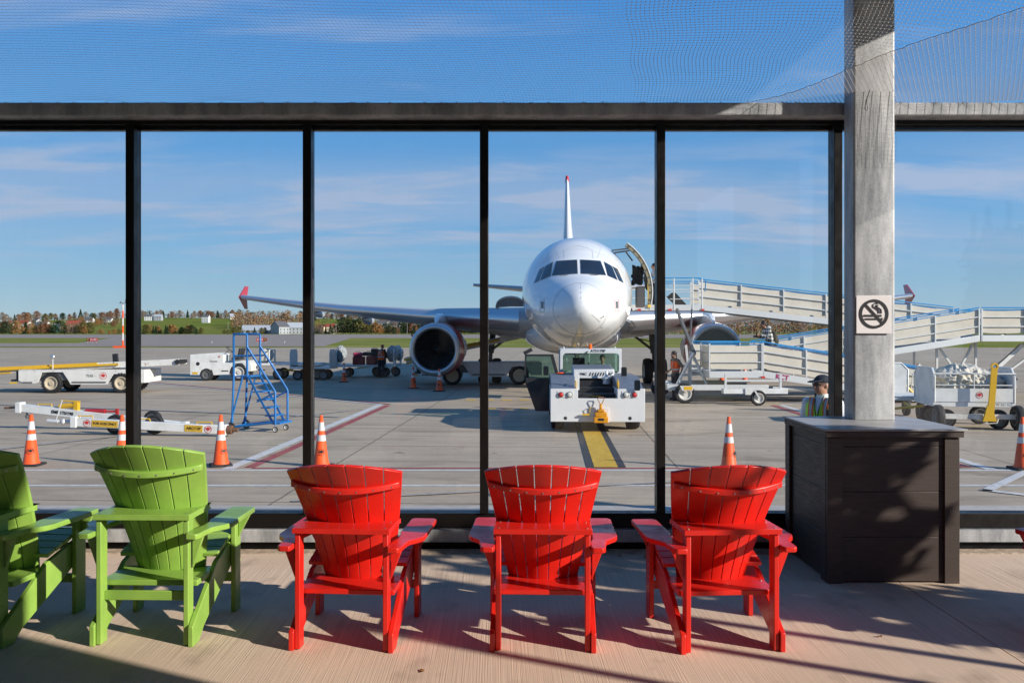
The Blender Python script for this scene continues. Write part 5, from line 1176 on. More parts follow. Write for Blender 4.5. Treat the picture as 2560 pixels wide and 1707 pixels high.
b = MB(); b.tube([L2(4.25,32.7,3.05), L2(4.25,33.5,3.05)], .14, 12); b.build('bumper_roll', M_gm, RP)
plat(16.55, 19.6, 31.0, 35.0, 2.15, 'fbr', True)
plat(6.62, 8.38, 29.5, 32.35, .95, 'fb', True); railside(L2(6.62,29.53,.95), L2(6.62,30.85,.95))
# supports
def legs(lst, w=.07, m=M_alu, nm='support_leg'):
    for a, c in lst: b = MB(); b.bar(L2(*a), L2(*c), w, w); b.build(nm, m, RP)
legs([((16.7,31.7,.1),(16.7,31.7,2.05)),((15.3,31.7,.1),(15.3,31.7,1.9)),((15.9,34.8,.1),(15.9,34.8,2.1)),((14.0,34.6,.1),(14.0,34.6,2.4)),((13.0,31.8,.1),(13.0,31.8,1.55)),((16.0,31.7,.05),(18.6,31.7,2.05)),((16.6,31.7,.05),(19.4,31.7,2.05)),((15.3,31.7,1.95),(16.6,31.7,.05)),((16.6,31.7,1.95),(15.6,31.7,.05)),((13.2,33.8,2.3),(15.3,33.8,.1))])
legs([((14.6,31.7,1.2),(15.6,31.7,.15)),((13.6,31.7,1.2),(14.6,31.7,.15)),((17.0,31.6,.7),(18.3,31.6,1.9))], .13, M_white, 'folded_leg')
legs([((5.6,30.0,.53),(6.3,30.5,1.65)),((6.2,30.6,.5),(6.2,30.6,1.7)),((6.45,31.9,.5),(6.3,31.9,1.9)),((5.9,30.5,1.2),(6.5,30.5,1.2)),((6.25,30.6,1.65),(6.75,30.3,.5))], .08)
b = MB(); b.bar(L2(6.05,32.3,3.2), L2(6.35,30.6,1.6), .09, .11); b.bar(L2(6.6,32.3,3.2), L2(6.45,31.9,1.9), .06, .08); b.build('scissor_arm', M_gm, RP)
# trailer chassis
b = MB(); b.box(5.2-9, 8.6-9, 29.5-31, 29.8-31, .42, .60); b.box(5.2-9, 8.6-9, 32.2-31, 32.5-31, .42, .60); b.box(5.25-9, 5.6-9, 29.8-31, 32.2-31, .42, .60); b.build('chassis', M_alu, RP, bevel=.01)
b = MB(); b.box(6.9-9, 9.0-9, 28.7-31, 29.0-31, .36, .52); b.build('outrigger_beam', M_white, RP, bevel=.01)
b = MB(); b.box(7.6-9, 8.2-9, 28.66-31, 28.69-31, .33, .56); b.build('joint_plate', M_white, RP, bevel=.004)
legs([((7.0,28.85,.5),(7.0,28.85,1.0)),((8.8,28.85,.5),(8.8,28.85,1.0)),((10.4,29.6,.3),(10.4,29.6,.8)),((8.8,29.7,.5),(11.6,29.7,.35))], .07)
b = MB(); b.bar(L2(7.0,28.85,.78), L2(8.8,28.85,.78), .05, .06); b.build('cross_bar', M_alu, RP)
for x, y, r, rm_ in ((5.75,29.3,.34,M_whitew),(5.45,32.4,.34,M_gm),(7.95,28.4,.25,M_whitew),(10.3,29.2,.25,M_gm),(14.2,29.6,.2,M_gm)):
    wheel(RP, (x-9, y-31, r), r, .18, 'y', rm_)
b = MB(); b.bar(L2(7.95,28.3,.25), L2(7.8,28.3,.5), .08, .05); b.bar(L2(10.3,29.1,.25), L2(10.15,29.1,.5), .08, .05); b.build('caster_fork', M_alu, RP)
b = MB(); b.prism([(0,0),(.5,0),(.42,-.16),(.08,-.16)], .02, Matrix.Translation(L2(5.55,29.1,.6)) @ FACE); b.build('fender_plate', M_alu, RP)
b = MB(); b.cb(L2(5.82,29.08,.52), (.28,.01,.12)); b.build('hazard_plate', M_yel, RP)
M_kct = mat('lettering_magenta', (.40,.02,.12), .5)
text('lettering', 'KCT', .22, M_kct, RP, Matrix.Translation(L2(9.05,29.46,.86)) @ Matrix.Rotation(R(9), 4, 'Y') @ FACE, bold=.006)
text('lettering', 'KCT', .20, M_kct, RP, Matrix.Translation(L2(12.0,31.55,1.47)) @ Matrix.Rotation(R(-8.8), 4, 'Y') @ FACE, bold=.006)
for x, y, z in ((7.12,32.85,3.2),(5.9,32.84,3.2),(8.4,29.44,.86),(16.5,31.55,2.05),(4.75,32.84,3.2)):
    b = MB(); b.cb(L2(x,y,z), (.12,.03,.07)); b.build('marker_light', M_red, RP)
b = MB(); b.prism([(0,.40),(.28,.62),(.85,0),(.40,0)], .1, Matrix.Translation(L2(5.95,33.9,3.32)) @ FACE); b.build('black_mat', M_black, RP)
# ------------------------------------------------------------------ people: local figure faces -y, feet at z 0
def cap(b, p, q, r0, r1, n=12):
    p = Vector(p); q = Vector(q); b.tube([p, p.lerp(q, .5), q], [r0, (r0+r1)/2*1.0, r1], n); b.sphere(p, r0, n, 8); b.sphere(q, r1, n, 8)
TOR = [(0,.125,.085),(.10,.165,.115),(.30,.150,.105),(.62,.172,.120),(.86,.178,.105),(1.0,.085,.065)]
def person(label, loc, rz, J, skin, H=1.75, voxel=.009):
    k = H/1.75
    D0 = dict(pel=(0,0,.93), neck=(0,0,1.46), head=(0,-.02,1.605), shL=(.185,0,1.40), shR=(-.185,0,1.40), elL=(.24,.02,1.12), elR=(-.24,.02,1.12), wrL=(.25,-.06,.87), wrR=(-.25,-.06,.87),
        hiL=(.09,0,.90), hiR=(-.09,0,.90), knL=(.10,-.02,.50), knR=(-.10,-.02,.50), anL=(.11,.02,.09), anR=(-.11,.02,.09), look=0, curl=.5)
    D0.update(J); V = {a: (Vector(v)*k if isinstance(v, tuple) else v) for a, v in D0.items()}
    t = thing('person', label, 'person', loc, rz)
    lat = (V['shL']-V['shR']).normalized()
    def torso(b, g=0, t0=0, t1=1.0):
        ax = (V['neck']-V['pel']); dep = lat.cross(ax).normalized(); rings = []
        base = V['pel']-ax.normalized()*.10*k
        for f, w, d_ in [(q[0], q[1], q[2]) for q in TOR if t0 <= q[0] <= t1]:
            c = base.lerp(V['neck']+ax.normalized()*.0, f); rings.append([c+lat*((w*k+g)*math.cos(2*math.pi*i/20))+dep*((d_*k+g)*math.sin(2*math.pi*i/20)) for i in range(20)])
        b.loft(rings)
    def rem(o, v=voxel):
        m = o.modifiers.new('remesh', 'REMESH'); m.mode = 'VOXEL'; m.voxel_size = v; m.use_smooth_shade = True
        s_ = o.modifiers.new('smooth', 'SMOOTH'); s_.iterations = 2; s_.factor = .5
    HM = Matrix.Translation(V['head']) @ rotz(V['look']) @ Matrix.Scale(k, 4)
    def hp(x, y, z): return HM @ Vector((x, y, z))
    def hs(b, c, r): b.sphere((0,0,0), r, 16, 10); n = 16*11; b.v[-n:] = [tuple(HM @ (Vector(v)+Vector(c))) for v in b.v[-n:]]
    b = MB(); torso(b, -.012)
    hs(b, (0,.01,.025), (.076,.096,.092)); hs(b, (0,-.02,-.04), (.061,.072,.074)); hs(b, (0,-.045,-.085), (.030,.030,.022)); b.tube([hp(0,-.088,.02), hp(0,-.112,-.018), hp(0,-.09,-.028)], [.008,.014,.012], 8)
    for s in (-1, 1): hs(b, (s*.073,.012,-.008), (.010,.018,.030))
    hs(b, (0,-.083,-.052), (.022,.010,.007)); hs(b, (0,-.082,-.066), (.020,.010,.007)); hs(b, (0,-.078,.028), (.050,.012,.010))
    cap(b, V['neck']-Vector((0,0,.04)), V['head']+Vector((0,.015,-.04)), .056*k, .052*k)
    for S in 'LR':
        sg_ = 1 if S == 'L' else -1
        cap(b, V['sh'+S], V['el'+S], .048*k, .037*k); cap(b, V['el'+S], V['wr'+S], .037*k, .024*k); cap(b, V['hi'+S], V['kn'+S], .078*k, .052*k); cap(b, V['kn'+S], V['an'+S], .052*k, .035*k)
        w = V['wr'+S]; d = (w-V['el'+S]).normalized(); sd = d.cross(lat*sg_).normalized(); pn = d.cross(sd).normalized()*(-1)
        pc_ = w+d*.05*k; 
        for j in range(4):
            o_ = sd*((j-1.5)*.021*k); ln = (.030,.036,.034,.026)[j]*k*1.15; p0 = w+d*.012+o_*.5; p1 = w+d*.088*k+o_; cap(b, p0, p1, .013*k, .0105*k, 8)
            cu = V['curl']; d2 = (d*math.cos(cu)+pn*math.sin(cu)); d3 = (d*math.cos(cu*2.1)+pn*math.sin(cu*2.1)); cap(b, p1, p1+d2*ln, .010*k, .009*k, 8); cap(b, p1+d2*ln, p1+d2*ln+d3*ln*.9, .009*k, .008*k, 8)
        q0 = w+d*.025*k-sd*.022*k; cap(b, q0, q0+(d*.6-sd*.9).normalized()*.035*k, .012*k, .0105*k, 8); q1 = q0+(d*.6-sd*.9).normalized()*.035*k; cap(b, q1, q1+(d*.9-sd*.25).normalized()*.03*k, .0105*k, .009*k, 8)
    bo = b.build('body', skin, t); rem(bo, min(voxel, .008))
    for s in (-1, 1): e = MB(); e.sphere(hp(s*.031,-.082,.006), .011, 8, 6); e.build('eye', M_dk, t)
    return t, V, torso, rem, hs, hp
def garment(P_, name, m, torso_g=None, arms=None, legs_=None, g=.010, t0=0, t1=1.0, extra=None):
    t, V, torso, rem, hs, hp = P_; b = MB()
    if torso_g is not None: torso(b, torso_g, t0, t1)
    for S in 'LR':
        if arms:
            e = V['el'+S] if arms >= 1 else V['sh'+S].lerp(V['el'+S], arms); cap(b, V['sh'+S], e, .052+g, (.043 if arms >= 1 else .050)+g)
            if arms > 1: cap(b, V['el'+S], V['el'+S].lerp(V['wr'+S], min(1, arms-1)), .043+g, .030+g)
        if legs_: cap(b, V['hi'+S], V['kn'+S], .085+g, .060+g); cap(b, V['kn'+S], V['an'+S]+Vector((0,0,.02)), .060+g, .052+g)
    if extra: extra(b, V)
    o = b.build(name, m, t); rem(o, .011); return o
def shoes(P_, m):
    t, V, *_ = P_; 
    for S in 'LR':
        a = V['an'+S]; b = MB(); cap(b, (a.x, a.y+.02, max(a.z-.045,.04)), (a.x, a.y-.15, max(a.z-.055,.035)), .045, .040); o = b.build('shoe', m, t); P_[3](o, .012)
def band(P_, pts, w, m, name='reflective_band'):
    t = P_[0]; b = MB()
    for (p, q) in pts: b.bar(p, q, w, .006, Vector((0,-1,0)))
    b.build(name, m, t)
def ringband(P_, f, g, m, w=.03, name='reflective_band'):
    t, V = P_[0], P_[1]; ax = V['neck']-V['pel']; lat = (V['shL']-V['shR']).normalized(); dep = lat.cross(ax).normalized(); base = V['pel']-ax.normalized()*.10; b = MB(); rings = []
    W_, D_ = [ (q[1]+(r[1]-q[1])*(f-q[0])/(r[0]-q[0]), q[2]+(r[2]-q[2])*(f-q[0])/(r[0]-q[0])) for q, r in zip(TOR[:-1], TOR[1:]) if q[0] <= f <= r[0]][0]
    for dz in (-w, w):
        c = base.lerp(V['neck'], f)+ax.normalized()*dz; rings.append([c+lat*((W_+g)*math.cos(2*math.pi*i/28))+dep*((D_+g)*math.sin(2*math.pi*i/28)) for i in range(28)])
    b.loft(rings, caps=False); b.build(name, m, t)
def capwear(P_, m, brim=True, flip=1):
    t, V, torso, rem, hs, hp = P_; b = MB(); hs(b, (0,.012,.050), (.084,.102,.070))
    if brim: b.loft([[hp(x, y, z) for x, y, z in ((-.065*w_,yy,zz),(.065*w_,yy,zz),(.065*w_,yy,zz-.014),(-.065*w_,yy,zz-.014))] for w_, yy, zz in ((1.1,-.06*flip,.055),(1.0,-.12*flip,.050),(.6,-.17*flip,.040))])
    o = b.build('cap', m, t); rem(o, .009)
def hair(P_, m, long=False, beard=False):
    t, V, torso, rem, hs, hp = P_; b = MB(); hs(b, (0,.018,.040), (.087,.101,.093)); 
    if long is None: b = MB(); hs(b, (0,.035,.012), (.079,.084,.070))
    elif long: hs(b, (0,.075,-.06), (.060,.045,.10)); hs(b, (0,.085,-.14), (.045,.035,.08))
    else: hs(b, (0,.055,-.02), (.070,.055,.065))
    if beard: hs(b, (0,-.050,-.085), (.045,.045,.045))
    o = b.build('hair', m, t); rem(o, .010)
M_lime = mat('hi_vis_lime', (.42,.85,.03), .7, noise=.08, nscale=9); M_hior = mat('hi_vis_orange', (.90,.12,.015), .7, noise=.1, nscale=9); M_refl = mat('reflective_tape', (.36,.37,.38), .4, .2)
M_shirtw = mat('white_shirt', (.70,.71,.74), .8, bump=.2, nscale=14); M_brown = mat('brown_shirt', (.16,.12,.09), .85, noise=.15); M_trou = mat('dark_trousers', (.018,.02,.028), .85, noise=.3); M_greyhair = mat('grey_hair', (.34,.32,.30), .8)
# 1 supervisor by the column
d_ = 10.9; P1 = person('older man in navy cap, sunglasses and lime vest standing by the steel column', (P(2057,1000,d_).x, d_, AP), R(-44), dict(head=(0,-.03,1.60), wrL=(.25,-.02,.86), look=R(-26)), mat('skin_tanned', (.40,.20,.13), .5), 1.90, .008)
garment(P1, 'shirt', M_shirtw, .006, .75); garment(P1, 'vest', M_lime, .022, None, t0=.1, t1=1.0)
garment(P1, 'trousers', M_trou, .004, None, True, t0=0, t1=.3); shoes(P1, M_black); capwear(P1, M_navy); b = MB()
hair(P1, M_greyhair, None)
t = P1[0]; V = P1[1]; hp = P1[5]
b = MB(); 
for s in (-1, 1): b.loft([[hp(s*x, y, z) for x, y, z in ((.012,-.094,.022),(.056,-.086,.022),(.052,-.088,-.006),(.016,-.095,-.006))], [hp(s*x, y+.006, z) for x, y, z in ((.012,-.094,.022),(.056,-.086,.022),(.052,-.088,-.006),(.016,-.095,-.006))]]); b.bar(hp(s*.058,-.086,.016), hp(s*.078,.01,.012), .004, .006)
b.build('sunglasses', M_dk, t)
for s in (-1, 1):
    b = MB(); x = s*.085
    [b.bar(p_, q_, .06, .008, Vector((0,-1,.2))) for p_, q_ in (((x,-.134,1.0),(x,-.138,1.22)),((x,-.138,1.22),(x,-.122,1.37)),((x,-.122,1.37),(x,-.075,1.46)))]; b.bar((x,.085,1.46),(x,.135,1.36), .06, .008, Vector((0,1,0))); b.bar((x,.135,1.36),(x,.14,1.0), .06, .008, Vector((0,1,0))); ob = b.build('orange_edging', M_hior, t); ob.scale = (1.086,)*3
    b = MB(); [b.bar(p_, q_, .028, .006, Vector((0,-1,.2))) for p_, q_ in (((x,-.139,1.0),(x,-.143,1.22)),((x,-.143,1.22),(x,-.127,1.37)),((x,-.127,1.37),(x,-.080,1.46)))]; b.bar((x,.14,1.36),(x,.145,1.0), .028, .006, Vector((0,1,0))); b.build('reflective_band', M_refl, ob)
ringband(P1, .28, .028, M_hior, .032, 'orange_edging'); ringband(P1, .28, .032, M_refl, .015)
b = MB(); b.tube([(.05,-.085,1.48),(.025,-.152,1.34),(0,-.160,1.20)], .006, 5); b.tube([(-.05,-.085,1.48),(-.025,-.152,1.34),(0,-.160,1.20)], .006, 5); b.build('lanyard', M_navy, t).scale = (1.086,)*3
b = MB(); b.prism([(-.06,.19),(.06,.19),(0,0)], .012, Matrix.Translation((0,-.143,1.28)) @ Matrix.Rotation(R(-19), 4, 'X') @ FACE); b.build('shirt_front', M_shirtw, t).scale = (1.086,)*3
b = MB(); b.lathe([(.064,1.44),(.072,1.44),(.066,1.50),(.058,1.50)], n=20); b.build('collar', M_shirtw, t).scale = (1.086,)*3
b = MB(); b.cb((0,-.162,1.13),(.07,.008,.11)); b.build('id_badge', mat('badge_blue', (.15,.30,.50), .3), t, bevel=.004).scale = (1.086,)*3
b = MB(); b.cb((.13,-.125,1.28),(.045,.035,.09)); b.tube([(.13,-.125,1.32),(.13,-.125,1.39)], .008, 5); b.build('radio', M_dk, t).scale = (1.086,)*3
# 2 worker in orange vest by the ramp
p = G(1688,1000); P2 = person('bearded worker in an orange vest standing left of the ramp trailer', (p.x, p.y, AP), R(-70), dict(head=(0,-.06,1.60), elL=(.30,.12,1.16), wrL=(.12,.17,1.0), elR=(-.26,.05,1.13), wrR=(-.16,-.16,1.02), pel=(0,.02,.93)), M_skin, 1.74)
garment(P2, 'shirt', M_brown, .008, .8); garment(P2, 'vest', M_hior, .020, None, t0=.3, t1=.86); garment(P2, 'trousers', M_trou, .004, None, True, t1=.3); shoes(P2, M_black); hair(P2, M_hair, True, True); capwear(P2, M_dk, False); ringband(P2, .40, .028, M_refl)
band(P2, [((.08,.145,1.12),(.09,.14,1.44)),((-.08,.145,1.12),(-.09,.14,1.44)),((.08,-.15,1.12),(.09,-.14,1.44)),((-.08,-.15,1.12),(-.09,-.14,1.44))], .03, M_refl)
# 3 passenger with a backpack
def pattern(name, kind):
    m = D.materials.new(name); m.use_nodes = True; t = m.node_tree; b = t.nodes['Principled BSDF']; b.inputs['Roughness'].default_value = .85; N = t.nodes.new; k = t.links.new
    c = N('ShaderNodeTexCoord'); sp = N('ShaderNodeSeparateXYZ'); k(c.outputs['Object'], sp.inputs[0])
    def st(o, per, th):
        a = N('ShaderNodeMath'); a.operation = 'DIVIDE'; k(o, a.inputs[0]); a.inputs[1].default_value = per; f = N('ShaderNodeMath'); f.operation = 'FRACT'; k(a.outputs[0], f.inputs[0]); g = N('ShaderNodeMath'); g.operation = 'GREATER_THAN'; k(f.outputs[0], g.inputs[0]); g.inputs[1].default_value = th; return g.outputs[0]
    x = N('ShaderNodeMixRGB')
    if kind == 'stripe': k(st(sp.outputs[2], .045, .65), x.inputs[0]); x.inputs[1].default_value = (.68,.68,.68,1); x.inputs[2].default_value = (.02,.02,.03,1)
    else:
        a = N('ShaderNodeMath'); a.operation = 'ADD'; k(st(sp.outputs[2], .13, .5), a.inputs[0]); q = N('ShaderNodeMath'); q.operation = 'ADD'; k(sp.outputs[0], q.inputs[0]); k(sp.outputs[1], q.inputs[1]); k(st(q.outputs[0], .11, .5), a.inputs[1]); h = N('ShaderNodeMath'); h.operation = 'MULTIPLY'; k(a.outputs[0], h.inputs[0]); h.inputs[1].default_value = .5
        k(h.outputs[0], x.inputs[0]); x.inputs[1].default_value = (.55,.55,.53,1); x.inputs[2].default_value = (.012,.012,.015,1)
    k(x.outputs[0], b.inputs['Base Color']); return m
P3 = person('passenger in a checked shirt with an olive backpack walking up the ramp', (8.78, 30.2, AP+1.08), R(-80), dict(pel=(0,.10,.93), neck=(0,-.08,1.43), head=(0,-.17,1.57), shL=(.18,-.04,1.38), shR=(-.18,-.04,1.38), elL=(.22,-.10,1.12), wrL=(.16,-.33,1.18), elR=(-.22,-.08,1.12), wrR=(-.16,-.32,1.14), knL=(.10,-.15,.52), anL=(.11,-.14,.09), knR=(-.10,.08,.50), anR=(-.11,.28,.12)), M_skin2, 1.74)
garment(P3, 'shirt', pattern('checked_flannel', 'check'), .022, 1.9, g=.016); garment(P3, 'trousers', M_trou, .004, None, True, t1=.3); shoes(P3, M_black); hair(P3, M_hair); 
t = P3[0]; V = P3[1]; b = MB(); b.sphere((0,.02,1.44), (.09,.10,.07)); o = b.build('hood', mat('hood_grey', (.42,.42,.42), .9), t)
b = MB(); b.sphere((0,.21,1.06), (.17,.14,.27)); b.sphere((0,.30,.98), (.12,.09,.16)); o = b.build('backpack', mat('backpack_olive', (.045,.04,.022), .8, noise=.3), None, loc=t.location); o.rotation_euler = t.rotation_euler; P3[3](o, .015); tag(o, 'olive backpack worn by the passenger on the ramp', 'backpack')
b = MB(); b.cb((-.02,-.40,1.24), (.075,.012,.15)); o = b.build('phone', M_dk, None, loc=t.location); o.rotation_euler = t.rotation_euler; tag(o, 'dark phone held by the passenger walking up the ramp', 'phone')
# 4 woman at the aircraft door
P4 = person('woman in a striped shirt holding a black coat at the aircraft door', (5.40, 33.4, AP+3.28), R(-88), dict(elL=(.21,-.02,1.13), wrL=(.10,-.26,1.10), elR=(-.21,-.02,1.13), wrR=(-.10,-.26,1.08)), M_skin, 1.72)
garment(P4, 'shirt', pattern('striped_jersey', 'stripe'), .008, 1.8); garment(P4, 'trousers', M_trou, .004, None, True, t1=.3); shoes(P4, M_black); hair(P4, M_hair, True)
b = MB(); b.sphere((0,-.30,1.12), (.17,.12,.20)); b.sphere((.02,-.28,.92), (.13,.10,.25)); b.bar((0,-.30,1.22),(0,-.46,1.40), .2, .05); o = b.build('coat', M_black, None, loc=P4[0].location); o.rotation_euler = P4[0].rotation_euler; P4[3](o, .02); tag(o, 'black coat bundled in the arms of the woman at the aircraft door', 'coat')
# 5 baggage worker
p = G(953,944); P5 = person('baggage worker in orange vest and red cap bent over the loaded cart', (p.x, p.y, AP), R(160), dict(neck=(0,-.05,1.44), head=(0,-.14,1.57), elL=(.25,-.08,1.14), wrL=(.15,-.28,1.05), elR=(-.25,-.08,1.14), wrR=(-.15,-.28,1.05)), M_skin, 1.78)
garment(P5, 'jacket', M_dk, .010, 1.9, g=.014); garment(P5, 'vest', M_hior, .024, None, t0=.1, t1=.86); garment(P5, 'trousers', M_trou, .012, None, True, g=.02, t1=.3); shoes(P5, mat('brown_boot', (.10,.06,.03), .8)); capwear(P5, M_red); ringband(P5, .36, .034, M_refl)
band(P5, [((.13,.135,1.16),(-.10,.115,1.44)),((-.13,.135,1.16),(.10,.115,1.44))], .04, M_refl)
# 6 driver in the tug
P6 = person('tug driver in a lime vest seated behind the windscreen of the white tug', (2.66, 25.9, AP+.0), R(-12), dict(pel=(0,.1,.98), neck=(0,.06,1.44), head=(0,.03,1.60), shL=(.18,.06,1.38), shR=(-.18,.06,1.38), hiL=(.09,.05,.95), hiR=(-.09,.05,.95), knL=(.12,-.38,1.02), knR=(-.12,-.38,1.02), anL=(.12,-.42,.68), anR=(-.12,-.42,.68), elL=(.24,-.05,1.15), wrL=(.14,-.28,1.25), elR=(-.24,-.05,1.15), wrR=(-.14,-.28,1.25)), M_skin, 1.74)
garment(P6, 'shirt', M_shirtw, .008, 1.0); garment(P6, 'vest', M_lime, .020, None, t0=.1, t1=.86); garment(P6, 'trousers', M_trou, .004, None, True, t1=.3); hair(P6, M_hair); shoes(P6, M_black)
# ------------------------------------------------------------------ far setting: airfield signs, mast, hills, trees, houses
def rsign(px, words, flip, label):
    x = (px-1280)/F*185; t = thing('taxiway_sign', label, 'airfield sign', (x, 185, AP-.03), 0); t.scale = (.58,)*3; b = MB(); b.box(-1.9,1.9,-.15,.15,.5,1.75); bx_ = b.build('cabinet', M_maroon, t)
    s = 1 if flip else -1
    b = MB(); b.box(min(s*.85,s*1.85), max(s*.85,s*1.85), -.17,-.155,.58,1.67); b.build('yellow_letter_panel', M_dk, bx_); text('lettering', 'C', 1.0, M_my, bx_, face(s*1.35,-.2,1.12), bold=.03); text('lettering', words, 1.0, M_mw, bx_, face(-s*.55,-.17,1.12), bold=.03)
    for lx in (-1.6,0,1.6): b = MB(); b.tube([(lx,0,0),(lx,0,.5)], .06, 6); b.build('post', M_alu, t)
rsign(230, '21-03', False, 'small red 21-03 taxiway sign with black C panel on the grass at the left'); rsign(654, '21-03', True, 'small red 21-03 taxiway sign seen through the blue ladder rails')
t = thing('marker_mast', 'tall red and white banded mast beside the first window mullion', 'mast', (P(307,830,128).x, 128, AP-.02))
for i in range(6): b = MB(); b.tube([(0,0,i*1.08),(0,0,(i+1)*1.08)], .12, 8); b.build('mast_band', M_orange if i % 2 == 0 else M_mw, t)
b = MB(); b.cb((0,0,6.5),(1.0,.4,.06)); b.cb((-.3,0,6.65),(.12,.12,.25)); b.cb((.4,0,6.8),(.1,.1,.5)); b.build('lamp_platform', M_gm, t); b = MB(); b.cb((0,0,.15),(2,2,.3)); b.build('mast_base', M_orange, t)
rnd = random.Random(11)
for i in range(8):
    t_ = MB(); x = rnd.uniform(-75,75); t_.tube([(0,0,0),(0,0,.22)], .04, 6); t_.sphere((0,0,.26),(.08,.08,.10),8,6); o = t_.build('edge_light', M_white, None, loc=(x, rnd.choice((139,179,180)), AP-.02)); tag(o, 'tiny white edge light standing by the taxiway', 'airfield light', 'small edge lights along the far taxiway')
# hills
def hill_z(x, y):
    r = x/y*F+1280                                  # rough bearing, only used to shape the ridge
    ridge = 15+9*math.exp(-((r-350)/420)**2)+7*math.exp(-((r-850)/220)**2)-3*math.exp(-((r-1700)/500)**2)
    t = max(0, min(1, (y-760)/700)); return AP-.3+ridge*(t*t*(3-2*t))+1.2*math.sin(x*.011+1)*t
b = MB(); nx, ny = 90, 22; vs = []
for j in range(ny):
    y = 740*(2600/740)**(j/(ny-1))
    for i in range(nx): x = (-1.0+2.0*i/(nx-1))*y*.95; vs.append((x, y, hill_z(x, y)))
b.add(vs, [(j*nx+i, j*nx+i+1, (j+1)*nx+i+1, (j+1)*nx+i) for j in range(ny-1) for i in range(nx-1)]); struct(b, 'hills', M_field)
tcol = {'orange': ((.33,.175,.06),(.24,.12,.045)), 'rust': ((.25,.12,.06),(.17,.085,.045)), 'bare': ((.26,.19,.125),(.18,.13,.09)), 'olive': ((.15,.13,.04),(.085,.085,.025)), 'green': ((.035,.06,.022),(.02,.038,.016)), 'conifer': ((.035,.06,.028),(.02,.038,.018))}
tm = {k_: mat('foliage_'+k_, v[0], .95, col2=v[1], nscale=.6, spec=.1) for k_, v in tcol.items()}; M_trunk = mat('tree_bark', (.10,.08,.06), .9); M_birch = mat('birch_bark', (.42,.39,.35), .9)
def crown(b, rnd, c, h, w, n, kind, s0=.5):
    for i in range(n):
        if kind == 'conifer':
            f = rnd.random()**1.3; r = w*(1-f)*rnd.uniform(.5,1); z = h*(.08+.92*f)
        else:
            f = rnd.random(); r = w*math.sin(math.pi*min(1,.15+f*.85))**.5*math.sqrt(rnd.random())*(1+.25*math.sin(3*rnd.random()*6.28)); z = h*(.12+.88*f)
        a = rnd.uniform(0, 6.283); p_ = Vector((c[0]+r*math.cos(a), c[1]+r*math.sin(a), c[2]+z)); s = s0*rnd.uniform(.6,1.4)
        u = Vector((rnd.gauss(0,1), rnd.gauss(0,1), rnd.gauss(0,.7))).normalized(); v = u.orthogonal().normalized(); v = (v*math.cos(a)+u.cross(v)*math.sin(a))
        b.add([p_-u*s, p_+v*s*.7, p_+u*s, p_-v*s*.7], [(0,1,2,3)])
def tree_proto(kind, h, w, n, seed, birch=False):
    rnd = random.Random(seed); t = thing({'conifer':'conifer_tree'}.get(kind, 'broadleaf_tree'), 'x', 'tree', (0,0,0)); b = MB(); b.tube([(0,0,0),(.1,0,h*.4),(0,.1,h*.8)], [h*.022,h*.016,h*.006], 6)
    for i in range(5): a = i*1.3; z = h*(.35+.1*i); b.tube([(0,0,z),(w*.6*math.cos(a),w*.6*math.sin(a),z+h*.12)], [h*.008,h*.003], 5)
    b.build('trunk', M_birch if birch else M_trunk, t)
    b = MB(); crown(b, rnd, (0,0,0), h, w, int(n*1.6), kind, h*.045); b.build('crown', tm[kind], t, smooth=False); return t
protos = {}
for k_, h, w, n in (('orange',9,4.6,520),('rust',9.5,4.4,480),('bare',10,4.2,330),('olive',9,5.2,560),('green',8.5,4.8,560),('conifer',9,2.6,420)):
    protos[k_] = [tree_proto(k_, h*f, w*g_, n, i*7+len(k_)) for i, (f, g_) in enumerate(((1,1),(1.15,.85)))]
used = set()
desc = {'orange':'orange autumn tree','rust':'rust red autumn tree','bare':'thin brown half bare tree','olive':'broad olive yellow tree','green':'dark green rounded tree','conifer':'dark pointed conifer'}
def put(kind, px, d, hpx, where, group):
    """tree at bearing px, distance d, hpx tall in photo pixels"""
    x = (px-1280)/F*d; z = hill_z(x, d) if d > 740 else AP-.05; i = rnd.randrange(2); pr = protos[kind][i]; H_ = {'orange':9,'rust':9.5,'bare':10,'olive':9,'green':8.5,'conifer':9}[kind]*(1,1.15)[i]
    sc = hpx/F*d/H_; lb = desc[kind]+' '+where
    if (kind, i) in used: o = dup(pr, (x, d, z-.1), rnd.uniform(0, 6), lb, group, sc)
    else: used.add((kind, i)); o = pr; o.location = (x, d, z-.1); o.rotation_euler = (0,0,rnd.uniform(0,6)); o.scale = (sc,)*3; o['label'] = lb; o['group'] = group
    return o
def row(p0, p1, n, d0, d1, h0, h1, kinds, where, group):
    for i in range(n): put(rnd.choice(kinds), p0+(p1-p0)*(i+rnd.uniform(.1,.9))/n, rnd.uniform(d0, d1), rnd.uniform(h0, h1), where, group)
row(0, 165, 14, 745, 770, 22, 34, ['orange','olive','conifer','rust','green'], 'in the row at the far left below the pale houses', 'tree row at the far left of the airfield')
row(165, 230, 6, 745, 765, 16, 32, ['bare','orange','olive'], 'just left of the red white mast and green field', 'trees left of the mast')
row(235, 300, 6, 750, 770, 9, 14, ['bare','olive','orange'], 'low at the foot of the green field by the mast', 'low trees under the green field')
row(355, 505, 20, 745, 770, 14, 26, ['conifer','conifer','orange','green','olive'], 'in the dense low row under the green field', 'low tree row below the green field')
row(555, 690, 12, 745, 790, 10, 20, ['conifer','bare','olive'], 'around the long pale farm sheds behind the ladder', 'trees round the farm sheds')
row(782, 860, 8, 745, 790, 20, 34, ['green','conifer','bare'], 'right of the second mullion beside the cream house', 'trees beside the cream house')
row(858, 905, 4, 745, 760, 34, 44, ['olive','green'], 'in the tall broad clump behind the baggage carts', 'tall clump behind the baggage carts')
